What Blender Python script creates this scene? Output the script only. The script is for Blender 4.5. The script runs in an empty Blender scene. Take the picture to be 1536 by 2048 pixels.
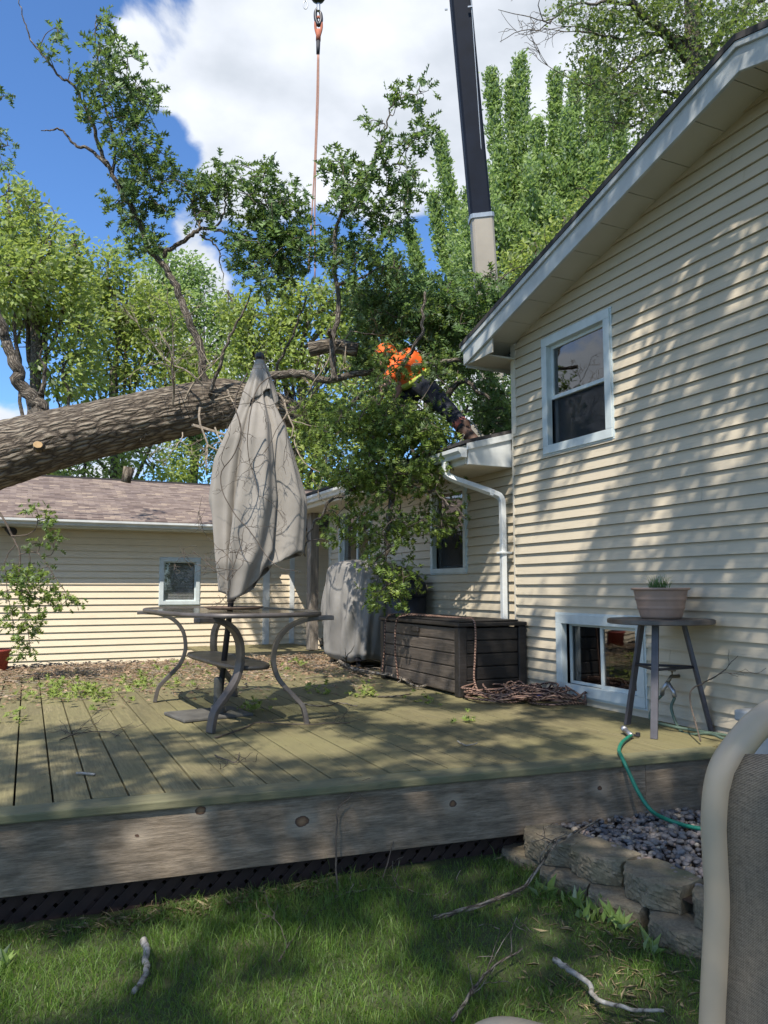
import bpy, math, random
import numpy as np
from mathutils import Vector
# ------------------------------------------------------------------ camera
sc = bpy.context.scene
COL = sc.collection
F=1540.; H=0.9; PSI=math.radians(24.7); TH=math.atan(151/1540)
fw=np.array([math.sin(PSI),math.cos(PSI),0]); rt=np.array([math.cos(PSI),-math.sin(PSI),0]); up=np.array([0,0,1.])
Fv=fw*math.cos(TH)+up*math.sin(TH); Uv=up*math.cos(TH)-fw*math.sin(TH)
C0=np.array([0,0,H])
cd=bpy.data.cameras.new('camera'); cam=bpy.data.objects.new('camera',cd); COL.objects.link(cam)
cam.location=(0,0,H); cam.rotation_euler=(math.radians(90)+TH,0,-PSI)
cd.sensor_fit='VERTICAL'; cd.sensor_height=36; cd.lens=36*F/2048; cd.clip_start=0.05; cd.clip_end=2000
sc.camera=cam
# measured points of the photograph turned into places in the yard (at a plane or a distance)
def ray(px,py): return Fv+rt*(px-768)/F+Uv*(1024-py)/F
def onZ(px,py,z=0.): r=ray(px,py); return C0+r*(z-H)/r[2]
def onX(px,py,x): r=ray(px,py); return C0+r*x/r[0]
def onY(px,py,y): r=ray(px,py); return C0+r*y/r[1]
def D(px,py,d): r=ray(px,py); return C0+r*d/(r@fw)
# ------------------------------------------------------------------ light
SUN=np.array([-.5,-.58,1.]); SUN/=np.linalg.norm(SUN)
sl=bpy.data.lights.new('sun','SUN'); so=bpy.data.objects.new('sun',sl); COL.objects.link(so)
sl.energy=5.0; sl.angle=math.radians(.55); sl.color=(1,.94,.84)
so.rotation_euler=Vector(-SUN).to_track_quat('-Z','Y').to_euler()
w=bpy.data.worlds.new('World'); sc.world=w; w.use_nodes=True
nt=w.node_tree; nt.nodes.clear()
def wn(t,**k):
    n=nt.nodes.new(t)
    for a,b in k.items(): setattr(n,a,b)
    return n
out=wn('ShaderNodeOutputWorld'); bg=wn('ShaderNodeBackground'); nt.links.new(bg.outputs[0],out.inputs[0])
sky=wn('ShaderNodeTexSky',sky_type='NISHITA'); sky.sun_disc=False; sky.sun_elevation=math.asin(SUN[2]); sky.sun_rotation=math.radians(220.8)
sky.altitude=200; sky.air_density=1.0; sky.dust_density=.4; sky.ozone_density=3.0
SKYS=.115; bg.inputs[1].default_value=SKYS
tc=wn('ShaderNodeTexCoord')
def wmath(op,a,b=None,c=None,clamp=False):
    n=wn('ShaderNodeMath',operation=op,use_clamp=clamp)
    for i,v in enumerate((a,b,c)):
        if v is None: continue
        if isinstance(v,(int,float)): n.inputs[i].default_value=v
        else: nt.links.new(v,n.inputs[i])
    return n.outputs[0]
nz=wn('ShaderNodeTexNoise'); nz.inputs['Scale'].default_value=3.4; nz.inputs['Detail'].default_value=9; nz.inputs['Roughness'].default_value=.53; nz.inputs['Distortion'].default_value=.25
mp=wn('ShaderNodeMapping'); mp.inputs['Scale'].default_value=(1,1,1.7); mp.inputs['Location'].default_value=(.3,1.7,.2)
nt.links.new(tc.outputs['Generated'],mp.inputs[0]); nt.links.new(mp.outputs[0],nz.inputs['Vector'])
acc=wmath('MULTIPLY_ADD',nz.outputs['Fac'],2.15,-.575)
for (px,py,rad,wt) in ((640,150,300,.34),(900,120,330,.34),(480,290,170,.16),(640,400,200,.12),(820,380,170,.12),(1150,220,300,.25),(300,110,110,.22),(260,90,60,.1),(190,500,90,.16),(430,560,120,.10),(60,250,330,-.30),(110,440,220,-.25),(300,40,120,-.14),(340,330,90,-.2),(890,490,60,-.14),(1130,560,120,.1),(760,420,120,.12),(560,600,150,-.28),(740,600,110,-.22),(880,500,70,-.16),(430,430,70,-.12)):
    d=ray(px,py); d=d/np.linalg.norm(d)
    vm=wn('ShaderNodeVectorMath',operation='DOT_PRODUCT'); nt.links.new(tc.outputs['Generated'],vm.inputs[0]); vm.inputs[1].default_value=tuple(d)
    mr=wn('ShaderNodeMapRange',interpolation_type='SMOOTHSTEP'); nt.links.new(vm.outputs['Value'],mr.inputs['Value'])
    mr.inputs['From Min'].default_value=math.cos(rad/1540); mr.inputs['From Max'].default_value=1.; mr.inputs['To Min'].default_value=0; mr.inputs['To Max'].default_value=wt
    acc=wmath('ADD',acc,mr.outputs[0])
mask=wn('ShaderNodeMapRange',interpolation_type='SMOOTHSTEP'); nt.links.new(acc,mask.inputs['Value']); mask.inputs['From Min'].default_value=.5; mask.inputs['From Max'].default_value=.66
nz2=wn('ShaderNodeTexNoise'); nz2.inputs['Scale'].default_value=5.5; nz2.inputs['Detail'].default_value=7; nt.links.new(mp.outputs[0],nz2.inputs['Vector'])
cr=wn('ShaderNodeMapRange'); nt.links.new(nz2.outputs['Fac'],cr.inputs['Value']); cr.inputs['From Min'].default_value=.34; cr.inputs['From Max'].default_value=.62
cm=wn('ShaderNodeMix',data_type='RGBA'); nt.links.new(cr.outputs[0],cm.inputs[0]); K=1/SKYS
cm.inputs[6].default_value=(.50*K,.545*K,.61*K,1); cm.inputs[7].default_value=(.75*K,.785*K,.85*K,1)
sm=wn('ShaderNodeMix',data_type='RGBA',blend_type='MULTIPLY'); sm.inputs[0].default_value=1; nt.links.new(sky.outputs[0],sm.inputs[6]); sm.inputs[7].default_value=(.84,1.16,1.50,1)
mx=wn('ShaderNodeMix',data_type='RGBA'); nt.links.new(mask.outputs[0],mx.inputs[0]); nt.links.new(sm.outputs[2],mx.inputs[6]); nt.links.new(cm.outputs[2],mx.inputs[7])
nt.links.new(mx.outputs[2],bg.inputs[0])
sc.view_settings.view_transform='Standard'; sc.view_settings.look='None'; sc.view_settings.exposure=0.42; sc.view_settings.gamma=1
sc.cycles.max_bounces=7; sc.cycles.diffuse_bounces=3; sc.cycles.glossy_bounces=3; sc.cycles.transmission_bounces=4; sc.cycles.transparent_max_bounces=8
sc.cycles.use_adaptive_sampling=True
rng=np.random.default_rng(7); random.seed(7)
U=lambda a,b,n=None: rng.uniform(a,b,n)
# ------------------------------------------------------------------ materials
class NT:
    def __init__(s,name):
        s.m=bpy.data.materials.new(name); s.m.use_nodes=True; s.t=s.m.node_tree; s.t.nodes.clear()
        s.o=s.n('ShaderNodeOutputMaterial'); s.b=s.n('ShaderNodeBsdfPrincipled'); s.l(s.b.outputs[0],s.o.inputs[0])
    def n(s,t,**k):
        n=s.t.nodes.new(t)
        for a,b in k.items(): setattr(n,a,b)
        return n
    def l(s,a,b): s.t.links.new(a,b)
    def val(s,sock,v):
        if hasattr(v,'is_linked') or hasattr(v,'node'): s.l(v,sock)
        else: sock.default_value=v
    def math(s,op,a,b=0.,clamp=False):
        n=s.n('ShaderNodeMath',operation=op,use_clamp=clamp); s.val(n.inputs[0],a); s.val(n.inputs[1],b); return n.outputs[0]
    def coord(s,scale=(1,1,1),rot=(0,0,0),kind='Object',loc=(0,0,0)):
        t=s.n('ShaderNodeTexCoord'); m=s.n('ShaderNodeMapping'); s.l(t.outputs[kind],m.inputs[0]); m.inputs['Scale'].default_value=scale; m.inputs['Rotation'].default_value=rot; m.inputs['Location'].default_value=loc; return m.outputs[0]
    def noise(s,vec,scale,detail=4,rough=.55,dist=0.):
        n=s.n('ShaderNodeTexNoise'); s.l(vec,n.inputs['Vector']); n.inputs['Scale'].default_value=scale; n.inputs['Detail'].default_value=detail; n.inputs['Roughness'].default_value=rough; n.inputs['Distortion'].default_value=dist; return n.outputs['Fac']
    def ramp(s,f,stops,interp='LINEAR'):
        n=s.n('ShaderNodeValToRGB'); s.l(f,n.inputs[0]); e=n.color_ramp.elements; n.color_ramp.interpolation=interp
        while len(e)<len(stops): e.new(.5)
        for i,(p,c) in enumerate(stops): e[i].position=p; e[i].color=(*c,1) if len(c)==3 else c
        return n.outputs[0]
    def mix(s,f,a,b,mode='MIX'):
        n=s.n('ShaderNodeMix',data_type='RGBA',blend_type=mode); s.val(n.inputs[0],f)
        for i,v in ((6,a),(7,b)):
            if isinstance(v,tuple): n.inputs[i].default_value=(*v,1) if len(v)==3 else v
            else: s.l(v,n.inputs[i])
        return n.outputs[2]
    def mr(s,f,a,b,c=0.,d=1.):
        n=s.n('ShaderNodeMapRange'); s.l(f,n.inputs[0]); n.inputs[1].default_value=a; n.inputs[2].default_value=b; n.inputs[3].default_value=c; n.inputs[4].default_value=d; return n.outputs[0]
    def rnd(s): return s.n('ShaderNodeNewGeometry').outputs['Random Per Island']
    def col(s,v): s.val(s.b.inputs['Base Color'],v if not isinstance(v,tuple) else (*v,1)); return s
    def rough(s,v): s.val(s.b.inputs['Roughness'],v); return s
    def bump(s,h,strength=.5,dist=.01):
        n=s.n('ShaderNodeBump'); n.inputs['Strength'].default_value=strength; n.inputs['Distance'].default_value=dist; s.l(h,n.inputs['Height']); s.l(n.outputs[0],s.b.inputs['Normal']); return s
def simple(name,c,rough=.6,var=.12,scale=6,metal=0.,bump=0.,bs=60,spec=None):
    t=NT(name); v=t.coord(); f=t.noise(v,scale,6,.6)
    lo=tuple(x*(1-var*1.3) for x in c); hi=tuple(min(1,x*(1+var)) for x in c)
    t.col(t.ramp(f,[(.3,lo),(.7,hi)])).rough(rough); t.b.inputs['Metallic'].default_value=metal
    if spec is not None: t.b.inputs['Specular IOR Level'].default_value=spec
    if bump: t.bump(t.noise(v,bs,5),bump,.004)
    return t.m
def vinyl(name,c):
    t=NT(name); v=t.coord(); a=t.noise(v,1.3,5,.6); b=t.noise(t.coord((1,1,14)),5,5,.6); g=t.noise(t.coord((2,2,60)),9,3)
    base=t.ramp(a,[(.3,tuple(x*.93 for x in c)),(.72,tuple(min(1,x*1.04) for x in c))])
    st=t.mix(t.mr(b,.52,.8,0,.32),base,(.28,.25,.18)); t.col(st).rough(.55); t.b.inputs['Specular IOR Level'].default_value=.35
    t.bump(g,.12,.002); return t.m
M={}
M['siding']=vinyl('vinyl_siding',(.57,.49,.365)); M['garage_siding']=vinyl('garage_vinyl',(.76,.635,.46))
M['greytrim']=simple('aged_grey_trim',(.46,.48,.47),.5,.14,5)
M['white']=simple('white_trim_paint',(.64,.65,.63),.45,.12,5)
M['frame']=simple('window_vinyl',(.56,.61,.60),.4,.10,6)
M['soffit']=simple('soffit_aluminium',(.56,.52,.44),.6,.06,2)
M['cream']=simple('cream_trim',(.62,.56,.45),.6,.08,4)
def shingles(name,cols):
    t=NT(name); b=t.n('ShaderNodeTexBrick'); 
    b.inputs['Scale'].default_value=1; b.inputs['Mortar Size'].default_value=.004; b.inputs['Brick Width'].default_value=.16; b.inputs['Row Height'].default_value=.075; b.inputs['Bias'].default_value=0.
    b.inputs['Color1'].default_value=(0,0,0,1); b.inputs['Color2'].default_value=(1,1,1,1); b.inputs['Mortar'].default_value=(.2,.2,.2,1); b.offset=.43
    v=t.coord(); t.l(v,b.inputs['Vector'])
    n=t.noise(v,260,3); f=t.math('ADD',b.outputs['Color'],t.math('MULTIPLY',t.math('SUBTRACT',t.noise(v,7,3),.5),.5))
    c=t.ramp(f,cols); t.col(t.mix(t.mr(n,.4,.7,0,.45),c,(.05,.04,.045))).rough(.95); t.bump(t.math('ADD',b.outputs['Fac'],t.math('MULTIPLY',n,-.6)),-.5,.006); return t.m
M['shingle']=shingles('mauve_shingles',[(.0,(.10,.07,.06)),(.3,(.19,.14,.115)),(.55,(.27,.21,.175)),(.75,(.14,.105,.095)),(1,(.36,.28,.21))])
M['dark_shingle']=shingles('dark_shingles',[(.0,(.03,.028,.028)),(.5,(.06,.055,.05)),(1,(.09,.08,.075))])
def wood(name,lo,mid,hi,axis=1,gs=1.,moss=None,knots=None,rough=.8,bump=.35):
    t=NT(name); s=[14,14,14]; s[axis]=.9; v=t.coord(tuple(s)); r=t.rnd()
    add=t.n('ShaderNodeVectorMath',operation='ADD'); cx=t.n('ShaderNodeCombineXYZ'); t.l(t.math('MULTIPLY',r,37.),cx.inputs[0]); t.l(t.math('MULTIPLY',r,11.),cx.inputs[1]); t.l(t.math('MULTIPLY',r,23.),cx.inputs[2])
    t.l(v,add.inputs[0]); t.l(cx.outputs[0],add.inputs[1]); vv=add.outputs[0]
    g=t.noise(vv,gs*1.2,8,.68,.6); fine=t.noise(vv,gs*6,6,.7)
    c=t.ramp(g,[(.28,lo),(.5,mid),(.75,hi)])
    c=t.mix(t.mr(fine,.42,.68,0,.7),c,tuple(x*.45 for x in lo))
    c=t.mix(t.mr(r,0,1,0,.6),c,tuple(x*.55 for x in mid)); c=t.mix(t.mr(t.noise(t.coord(),5,6,.7),.52,.72,0,.35),c,tuple(x*.35 for x in mid))
    if moss:
        mv=t.coord(); c=t.mix(t.mr(t.noise(mv,1.6,6,.65),.42,.68,.15,.8),c,moss)
    h=t.math('ADD',fine,t.math('MULTIPLY',g,.8))
    if knots:
        pos=t.n('ShaderNodeTexCoord').outputs['Object']
        for (k,rr) in knots:
            d=t.n('ShaderNodeVectorMath',operation='SUBTRACT'); t.l(pos,d.inputs[0]); d.inputs[1].default_value=tuple(k)
            m2=t.n('ShaderNodeVectorMath',operation='MULTIPLY'); t.l(d.outputs[0],m2.inputs[0]); m2.inputs[1].default_value=(.75,.75,1.05)
            ln=t.n('ShaderNodeVectorMath',operation='LENGTH'); t.l(m2.outputs[0],ln.inputs[0]); L=ln.outputs['Value']
            Ln=t.math('ADD',L,t.math('MULTIPLY',t.math('SUBTRACT',t.noise(pos,28,3),.5),rr*.8))
            c=t.mix(t.mr(Ln,rr*.9,rr*3.2,.45,0.),c,tuple(min(1,x*1.35) for x in hi))
            ring=t.ramp(t.mr(Ln,0,rr,0,1),[(0,(.10,.05,.03)),(.25,(.30,.18,.10)),(.6,(.22,.12,.06)),(.85,(.10,.05,.03)),(1,(.05,.03,.02))])
            c=t.mix(t.mr(Ln,rr*.93,rr*1.02,1.,0.),c,ring)
    t.col(c).rough(rough); t.bump(h,bump,.006); return t.m
M['decking']=wood('mossy_decking',(.10,.085,.045),(.225,.19,.095),(.36,.30,.165),1,1.2,moss=(.20,.18,.08))
M['fence_post']=wood('weathered_post_wood',(.10,.085,.07),(.27,.23,.19),(.46,.41,.35),2,.8)
M['lattice']=simple('stained_lattice',(.032,.017,.013),.85,.3,9)
def bark(name,c1,c2,c3,sc_=1.,moss=0):
    t=NT(name); at=t.n('ShaderNodeAttribute',attribute_name='bc'); v=at.outputs['Vector']
    wv=t.n('ShaderNodeTexNoise'); t.l(v,wv.inputs['Vector']); wv.inputs['Scale'].default_value=5*sc_; wv.inputs['Detail'].default_value=3
    ad=t.n('ShaderNodeVectorMath',operation='MULTIPLY_ADD'); t.l(wv.outputs['Color'],ad.inputs[0]); ad.inputs[1].default_value=(.16/sc_,.07/sc_,.07/sc_); t.l(v,ad.inputs[2])
    m=t.n('ShaderNodeMapping'); t.l(ad.outputs[0],m.inputs[0]); m.inputs['Scale'].default_value=(4.5*sc_,24*sc_,24*sc_)
    vo=t.n('ShaderNodeTexVoronoi',feature='DISTANCE_TO_EDGE'); t.l(m.outputs[0],vo.inputs['Vector']); vo.inputs['Scale'].default_value=1.
    m2=t.n('ShaderNodeMapping'); t.l(ad.outputs[0],m2.inputs[0]); m2.inputs['Scale'].default_value=(9*sc_,60*sc_,60*sc_); n=t.noise(m2.outputs[0],1.,5,.7); n2=t.noise(v,2.5*sc_,4)
    f=t.math('ADD',t.mr(vo.outputs['Distance'],0,.34),t.math('MULTIPLY',t.math('SUBTRACT',n,.5),1.1))
    c=t.ramp(f,[(.05,c1),(.4,c2),(1,c3)]); c=t.mix(t.mr(n2,.5,.75,0,.45),c,tuple(x*.6 for x in c2)); t.col(c).rough(.95); t.bump(f,1.,.03*sc_ if sc_<1.5 else .012); return t.m
M['bark']=bark('oak_bark',(.075,.058,.043),(.20,.16,.12),(.33,.28,.215))
M['twig']=simple('twig_bark',(.10,.078,.06),.9,.35,30)
M['pale_twig']=simple('pale_twig_bark',(.27,.22,.165),.9,.35,25)
M['dead']=bark('dead_branch_bark',(.06,.045,.03),(.22,.18,.14),(.40,.35,.28),2.)
M['cutwood']=simple('cut_wood',(.55,.36,.18),.8,.15,20)
def leafmat(name,cols,under,trans=.45,tcol=(.30,.42,.05)):
    t=NT(name); r=t.rnd(); g=t.n('ShaderNodeNewGeometry'); v=t.n('ShaderNodeTexCoord').outputs['Object']
    f=t.math('ADD',t.math('MULTIPLY',r,.75),t.math('MULTIPLY',t.noise(v,.9,3),.25))
    c=t.ramp(f,cols); c2=t.mix(g.outputs['Backfacing'],c,under)
    t.col(c2).rough(.48); t.b.inputs['Specular IOR Level'].default_value=.45
    tr=t.n('ShaderNodeBsdfTranslucent'); t.l(t.mix(.45,c,tcol),tr.inputs[0]); mx=t.n('ShaderNodeMixShader'); mx.inputs[0].default_value=trans
    t.l(t.b.outputs[0],mx.inputs[1]); t.l(tr.outputs[0],mx.inputs[2]); t.l(mx.outputs[0],t.o.inputs[0]); return t.m
M['oakleaf']=leafmat('oak_leaves',[(0,(.055,.11,.035)),(.5,(.11,.20,.055)),(.85,(.18,.29,.08)),(1,(.30,.39,.12))],(.20,.28,.16),.42)
M['oakhang']=leafmat('oak_leaves_hanging',[(0,(.06,.12,.022)),(.5,(.15,.23,.04)),(.85,(.25,.33,.06)),(1,(.38,.41,.11))],(.19,.26,.12),.42)
M['brightleaf']=leafmat('ash_leaves',[(0,(.15,.23,.045)),(.5,(.27,.36,.075)),(.85,(.38,.45,.12)),(1,(.48,.50,.22))],(.36,.40,.24),.5,tcol=(.50,.60,.10))
M['mapleleaf']=leafmat('maple_leaves',[(0,(.15,.25,.06)),(.5,(.25,.36,.10)),(.85,(.36,.46,.16)),(1,(.46,.53,.24))],(.33,.41,.28),.48,tcol=(.35,.52,.12))
M['skyleaf']=leafmat('tall_tree_leaves',[(0,(.05,.09,.025)),(.5,(.10,.15,.04)),(.85,(.20,.25,.06)),(1,(.40,.38,.07))],(.20,.25,.13),.45)
M['shadeleaf']=leafmat('shade_tree_leaves',[(0,(.04,.09,.03)),(1,(.09,.16,.04))],(.12,.18,.09),.2)
# ------------------------------------------------------------------ mesh helpers
def nrm(v): v=np.asarray(v,float); return v/(np.linalg.norm(v)+1e-12)
def noise1(x,seed=0): return np.sin(x*1.7+seed)*.5+np.sin(x*3.9+seed*2.3)*.3+np.sin(x*8.3+seed*4.1)*.2
class MB:
    def __init__(s): s.v=[]; s.f=[]; s.n=0; s.bc=[]
    def add(s,v,f,bc=None):
        v=np.asarray(v,float).reshape(-1,3); s.v.append(v); s.bc.append(v if bc is None else bc); s.f+= [tuple(int(i)+s.n for i in q) for q in f]; s.n+=len(v)
    def obox(s,o,a,b,c):   # corner + three edge vectors
        o,a,b,c=map(lambda t:np.asarray(t,float),(o,a,b,c))
        if np.dot(np.cross(a,b),c)<0: a,b=b,a
        v=[o,o+a,o+a+b,o+b,o+c,o+a+c,o+a+b+c,o+b+c]
        s.add(v,[(3,2,1,0),(4,5,6,7),(0,1,5,4),(1,2,6,5),(2,3,7,6),(3,0,4,7)]); return s
    def box(s,x0,x1,y0,y1,z0,z1): return s.obox((x0,y0,z0),(x1-x0,0,0),(0,y1-y0,0),(0,0,z1-z0))
    def tube(s,pts,r,n=8,cap=True,flat=None,fn=None,tw=0.):
        pts=np.asarray(pts,float); k=len(pts); r=np.broadcast_to(np.asarray(r,float),(k,)) if np.ndim(r)<2 else r
        T=np.gradient(pts,axis=0); T/=np.linalg.norm(T,axis=1)[:,None]+1e-12
        ref=np.array([0,0,1.]) if abs(T[0][2])<.9 else np.array([1.,0,0])
        A=np.zeros_like(pts); a=nrm(np.cross(ref,T[0]))
        for i in range(k):
            a=a-T[i]*np.dot(a,T[i]); a=nrm(a); A[i]=a
        B=np.cross(T,A); th=np.linspace(0,2*math.pi,n,endpoint=False)+tw
        ca,sa=np.cos(th),np.sin(th)
        fx,fy=(1,1) if flat is None else flat
        rr=np.asarray(r)[:,None]*np.ones((1,n))
        if fn is not None: rr=rr*fn(np.arange(k)[:,None]*np.ones((1,n)),th[None,:]*np.ones((k,1)))
        v=pts[:,None,:]+rr[:,:,None]*(A[:,None,:]*ca[None,:,None]*fx+B[:,None,:]*sa[None,:,None]*fy)
        f=[]
        for i in range(k-1):
            for j in range(n):
                j2=(j+1)%n; f.append((i*n+j,i*n+j2,(i+1)*n+j2,(i+1)*n+j))
        if cap: f.append(tuple(range(n-1,-1,-1))); f.append(tuple((k-1)*n+j for j in range(n)))
        ln=np.concatenate([[0],np.cumsum(np.linalg.norm(np.diff(pts,axis=0),axis=1))]); r0=np.asarray(r)[:,None]*np.ones((1,n))
        bc=np.stack([ln[:,None]*np.ones((1,n))+s.n*.37,r0*ca[None],r0*sa[None]],-1).reshape(-1,3)
        s.add(v.reshape(-1,3),f,bc); return s
    def lathe(s,prof,c,n=32,cap=True,ax=None):
        c=np.asarray(c,float); v=[]
        for (r,z) in prof:
            for j in range(n):
                t=2*math.pi*j/n; v.append(c+np.array([r*math.cos(t),r*math.sin(t),z]))
        f=[(i*n+j,i*n+(j+1)%n,(i+1)*n+(j+1)%n,(i+1)*n+j) for i in range(len(prof)-1) for j in range(n)]
        if cap: f.append(tuple(range(n-1,-1,-1))); f.append(tuple((len(prof)-1)*n+j for j in range(n)))
        s.add(v,f); return s
    def grid(s,P):  # (a,b,3)
        a,b=P.shape[:2]; s.add(P.reshape(-1,3),[(i*b+j,i*b+j+1,(i+1)*b+j+1,(i+1)*b+j) for i in range(a-1) for j in range(b-1)]); return s
    def sweep(s,pts,side,w,t):  # rectangular bar, width w along 'side', thickness t
        pts=np.asarray(pts,float); T=np.gradient(pts,axis=0); side=nrm(side); v=[]
        for p,d in zip(pts,T):
            nn=nrm(np.cross(d,side)); v+=[p+side*w/2+nn*t/2,p-side*w/2+nn*t/2,p-side*w/2-nn*t/2,p+side*w/2-nn*t/2]
        k=len(pts); f=[(i*4+j,i*4+(j+1)%4,(i+1)*4+(j+1)%4,(i+1)*4+j) for i in range(k-1) for j in range(4)]+[(3,2,1,0),tuple((k-1)*4+j for j in range(4))]
        s.add(v,f); return s
    def build(s,name,m,parent=None,smooth=False,bevel=0.,mods=(),solid=0.):
        me=bpy.data.meshes.new(name); off=np.zeros(3); par=parent
        while par is not None: off=off+np.array(par.location); par=par.parent
        v=np.concatenate(s.v)-off if s.v else np.zeros((0,3))
        me.from_pydata(v.tolist(),[],s.f); me.materials.append(m)
        if smooth: me.polygons.foreach_set('use_smooth',[True]*len(me.polygons))
        me.update(); o=bpy.data.objects.new(name,me); COL.objects.link(o)
        if m.name.endswith('bark'):
            at=me.attributes.new('bc','FLOAT_VECTOR','POINT'); at.data.foreach_set('vector',np.concatenate(s.bc).astype(np.float32).ravel())
        if parent is not None: o.parent=parent
        if solid: q=o.modifiers.new('solid','SOLIDIFY'); q.thickness=solid; q.offset=0
        if bevel: q=o.modifiers.new('bevel','BEVEL'); q.width=bevel; q.segments=2; q.limit_method='ANGLE'; q.angle_limit=.6
        return o
def tag(o,label=None,cat=None,group=None,kind=None):
    if label: o['label']=label
    if cat: o['category']=cat
    if group: o['group']=group
    if kind: o['kind']=kind
    return o
def thing(name,loc,label,cat,group=None):
    o=bpy.data.objects.new(name,None); COL.objects.link(o); o.location=tuple(float(x) for x in loc); o.empty_display_size=.1; return tag(o,label,cat,group)
def smooth_path(pts,n=8):
    P=np.asarray(pts,float); 
    if len(P)<3: 
        t=np.linspace(0,1,n+1)[:,None]; return P[0]*(1-t)+P[1]*t
    Q=np.vstack([2*P[0]-P[1],P,2*P[-1]-P[-2]]); out=[]
    for i in range(1,len(Q)-2):
        for t in np.linspace(0,1,n,endpoint=False):
            a,b,c,d=Q[i-1:i+3]; out.append(.5*((2*b)+(-a+c)*t+(2*a-5*b+4*c-d)*t*t+(-a+3*b-3*c+d)*t**3))
    out.append(P[-1]); return np.array(out)
def wob(pts,amp,seed=None):
    g=rng.normal(0,1,(len(pts),3)); k=np.array([.25,.5,.25])
    for a in range(3): g[:,a]=np.convolve(g[:,a],k,'same')
    g[0]=0; return pts+g*amp
def np_mesh(name,V,faces_n,Fidx,mat,parent=None,smooth=False):
    me=bpy.data.meshes.new(name); off=np.zeros(3); par=parent
    while par is not None: off=off+np.array(par.location); par=par.parent
    V=(V-off).astype(np.float32); nf=len(Fidx)//faces_n
    me.vertices.add(len(V)); me.vertices.foreach_set('co',V.ravel()); me.loops.add(len(Fidx)); me.loops.foreach_set('vertex_index',Fidx.astype(np.int32))
    me.polygons.add(nf); me.polygons.foreach_set('loop_start',np.arange(0,nf*faces_n,faces_n,dtype=np.int32))
    try: me.polygons.foreach_set('loop_total',np.full(nf,faces_n,dtype=np.int32))
    except Exception: pass
    me.update(calc_edges=True); me.materials.append(mat); me.validate()
    o=bpy.data.objects.new(name,me); COL.objects.link(o)
    if parent is not None: o.parent=parent
    return o
# leaf templates: vertices + quads/tris as triangles
def T_oak():
    ys=[(0,.0),(.14,.018),(.24,.03),(.38,.27),(.40,.045),(.62,.36),(.60,.05),(.84,.25),(.80,.05),(1,.0)]
    v=[]; 
    for x,y in ys: v.append((x,y,abs(y)*.35-.12*x*x))
    for x,y in ys[1:-1]: v.append((x,-y,abs(y)*.35-.12*x*x))
    mid=[(x,0,-.12*x*x) for x,_ in ys[1:-1]]; n=len(ys); a=list(range(n)); b=[0]+list(range(n,n+8))+[n-1]; m=[0]+list(range(n+8,n+16))+[n-1]
    v+=mid; f=[]
    for i in range(9):
        for (p,q) in ((a,1),(b,-1)):
            quad=[m[i],m[i+1],p[i+1],p[i]]
            if q<0: quad=quad[::-1]
            quad2=[]; [quad2.append(k) for k in quad if k not in quad2]
            if len(quad2)==4: f+=[quad2[:3],[quad2[0],quad2[2],quad2[3]]]
            elif len(quad2)==3: f.append(quad2)
    return np.array(v,float),np.array(f)
def T_oak2():  # lighter lobed leaf
    v=[(0,0,0),(.3,.27,.1),(.42,.07,0),(.62,.3,.08),(.72,.08,0),(1,0,-.15),(.72,-.08,0),(.62,-.3,.08),(.42,-.07,0),(.3,-.27,.1)]
    f=[(0,2,1),(0,9,8),(0,8,2),(2,8,6),(2,6,4),(2,4,3),(8,7,6),(4,6,5)]
    return np.array(v,float),np.array(f)
def T_simple(w=.27):
    v=[(0,0,0),(.45,w,.08),(1,0,-.12),(.45,-w,.08)]; return np.array(v,float),np.array([(0,2,1),(0,3,2)])
def leaves(name,pos,dirs,size,tmpl,mat,parent=None,tilt=.8,upb=.6):
    tv,tf=tmpl; N=len(pos); X=dirs/(np.linalg.norm(dirs,axis=1)[:,None]+1e-9)
    nr=rng.normal(0,tilt*.8,(N,3)); nr+=(SUN*.75+up*.35)*upb*1.5; Y=np.cross(nr,X); Y/=np.linalg.norm(Y,axis=1)[:,None]+1e-9; Z=np.cross(X,Y)
    V=pos[:,None,:]+size[:,None,None]*(X[:,None,:]*tv[None,:,0:1]+Y[:,None,:]*tv[None,:,1:2]+Z[:,None,:]*tv[None,:,2:3])
    Fi=(tf[None,:,:]+(np.arange(N)*len(tv))[:,None,None]).reshape(-1)
    return np_mesh(name,V.reshape(-1,3),3,Fi,mat,parent)
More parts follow.
